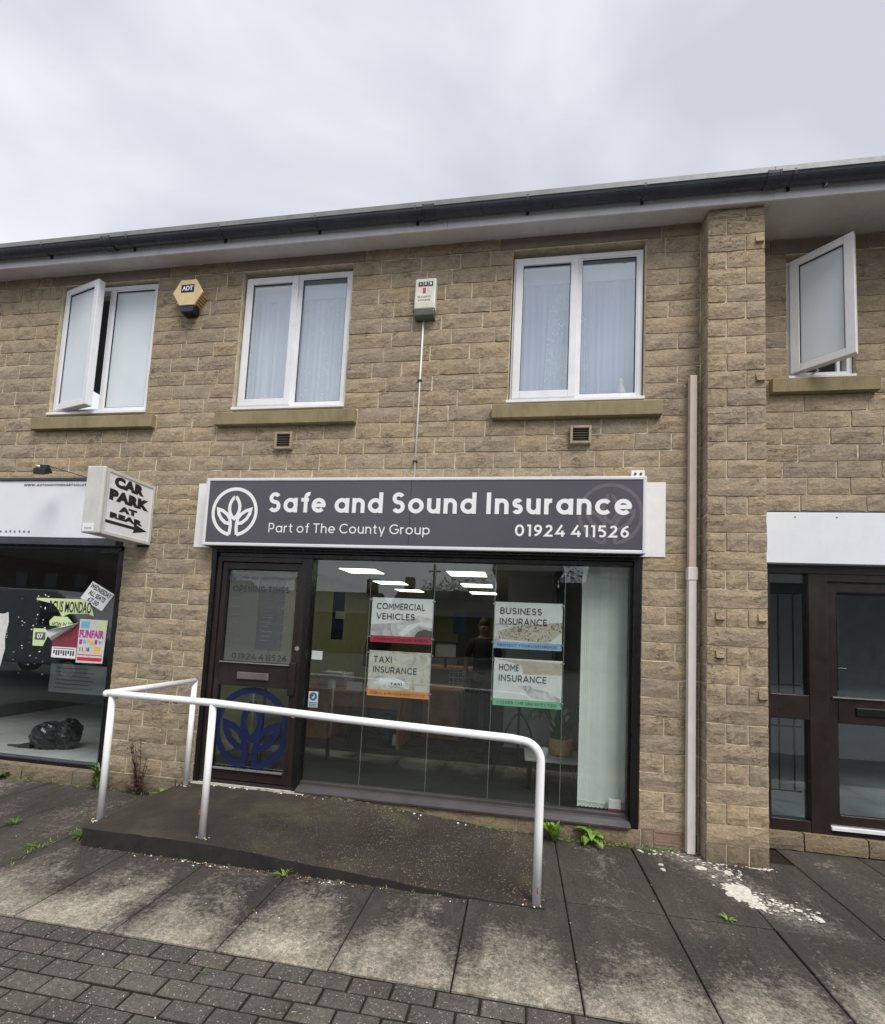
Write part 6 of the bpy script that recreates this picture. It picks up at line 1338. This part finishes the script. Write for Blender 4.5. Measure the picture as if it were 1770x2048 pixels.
# ------------------------------------------------------------------ the other side of the street (seen mirrored in the glass)
def house(name, label, x0, x1, y, wall_h, ridge_h, depth, wall, gable_front=False, chim=None, cat='house'):
    h_ = empty(name); tag(h_, label, cat)
    box('wall', wall, h_, x0, x1, y - depth, y, -0.06, wall_h)
    if gable_front: MB().prism([(x0 - 0.3, wall_h), ((x0 + x1) / 2, ridge_h), (x1 + 0.3, wall_h)], y - depth - 0.2, y + 0.25, 'y').build('roof', 'roof_far', h_)
    else: MB().prism([(y + 0.4, wall_h), (y - depth / 2, ridge_h), (y - depth - 0.4, wall_h)], x0 - 0.3, x1 + 0.3).build('roof', 'roof_far', h_)
    for cx in (chim or []): box('chimney', wall, h_, cx - 0.35, cx + 0.35, y - depth / 2 - 0.35, y - depth / 2 + 0.35, ridge_h - 0.4, ridge_h + 1.0)
    nw = max(2, int((x1 - x0) / 2.6))
    for fl_ in range(1 if wall_h < 3.5 else 2):
        for k in range(nw):
            cx = x0 + (k + 0.5) * (x1 - x0) / nw; w_ = bpy.data.objects.new('window', None); link(w_, h_)
            ring(MB(), cx - 0.6, cx + 0.6, 0.95 + 2.6 * fl_, 2.05 + 2.6 * fl_, 0.07, y - 0.02, y + 0.04).build('window_frame', 'render_far', w_); box('pane', 'glass_dark', w_, cx - 0.53, cx + 0.53, y - 0.01, y + 0.012, 1.02 + 2.6 * fl_, 1.98 + 2.6 * fl_)
    return h_
house('bungalow', 'low brick bungalow across the street', -20.5, -10.4, -26, 2.6, 4.3, 7, 'brick_far', chim=[-16.6, -10.9])
house('brick_house', 'brick house with steep roof across the street', -9.6, -1.9, -30, 2.8, 5.0, 7, 'brick_far', chim=[-9.0])
house('large_house', 'large two storey brick house across the street', -1.3, 2.0, -22, 5.2, 7.2, 7, 'brick_far')
house('tall_house', 'tall stone house at the left hand end across the street', -52, -31, -26, 6.4, 9.0, 8, 'brick_far')
house('garage', 'flat roofed garage between the large house and the rendered house', 2.05, 4.55, -22, 4.3, 4.45, 6, 'brick_far')
house('end_house', 'rendered house at the right hand end across the street', 4.6, 24.0, -22, 5.0, 7.0, 7, 'render_far', chim=[6.5, 12, 18])
house('chimney_house', 'stone house with a broad chimney across the street', -30.5, -21, -26, 2.9, 4.9, 7, 'render_far', chim=[-28, -23])
pl = empty('utility_pole', (-5.7, -26.5, 0)); tag(pl, 'dark timber utility pole across the street', 'pole'); MB().tube([(0, 0, -0.06), (0, 0, 6.1)], [0.13, 0.09], 10).build('pole_shaft', 'wood_pole', pl); MB().box(-0.4, 0.4, -0.05, 0.05, 5.6, 5.7).build('cross_arm', 'wood_pole', pl)
def tree(name, label, x, y, h_, r_, seed, n=2600):
    t_ = empty(name, (x, y, -0.06)); tag(t_, label, 'tree'); rr = random.Random(seed)
    tr = MB().tube([(0, 0, 0), (0.05, 0, h_ * 0.3), (0, 0.05, h_ * 0.62)], [0.22, 0.16, 0.08], 10); L_ = []
    for k in range(9):
        a = rr.uniform(0, 2 * PI); e_ = Vector((r_ * 0.7 * cos(a), r_ * 0.7 * sin(a), h_ * rr.uniform(0.55, 0.95))); tr.tube([(0, 0, h_ * rr.uniform(0.25, 0.5)), e_ * 0.6 + Vector((0, 0, 0.2 * h_ * 0.6)), e_], [0.08, 0.05, 0.02], 6); L_.append(e_)
    tr.build('trunk', 'bark', t_); mb = MB()
    for k in range(n):
        c = rr.choice(L_); p = c + Vector((rr.gauss(0, r_ * 0.26), rr.gauss(0, r_ * 0.26), rr.gauss(0, h_ * 0.10))); s = rr.uniform(0.06, 0.16); u = Vector((rr.uniform(-1, 1), rr.uniform(-1, 1), rr.uniform(-1, 1))).normalized(); v = u.cross(Vector((rr.uniform(-1, 1), 0.3, 1))).normalized()
        mb.add([p - u * s, p + v * s * .6, p + u * s, p - v * s * .6], [(0, 1, 2, 3)])
    mb.build('crown', 'leaf_tree', t_); return t_
tree('broadleaf_tree', 'dark broadleaf tree across the street behind the brick house', -5.2, -36, 6.2, 3.4, 3)
tree('garden_tree', 'thin garden tree behind the garage across the street', 3.2, -30.5, 6.6, 1.5, 5, 900)
vn = empty('parked_van', (-12.2, -6.6, -0.06)); tag(vn, 'white high roofed van parked in the road', 'van')
MB().prism([(-2.7, 0.45), (2.3, 0.45), (2.6, 0.75), (2.55, 1.15), (1.75, 1.35), (1.15, 2.15), (0.9, 2.28), (-2.6, 2.30), (-2.7, 2.2)], -0.95, 0.95, 'y').build('body', 'van_white', vn, bevel=0.06)
MB().prism([(1.05, 1.40), (1.65, 1.38), (1.15, 2.02), (0.55, 2.05), (0.55, 1.40)], -0.957, 0.957, 'y').build('side_window', 'glass_dark', vn)
for x in (-1.8, 1.6):
    for y in (-0.92, 0.92): w_ = MB().tube([(x, y - 0.1, 0.36), (x, y + 0.1, 0.36)], 0.34, 20).build('tyre', 'rubber', vn); MB().tube([(x, y - 0.11, 0.36), (x, y + 0.11, 0.36)], 0.2, 16).build('rim', 'chrome', w_)
print('STONES', stone_n, 'PAVERS', cnt)
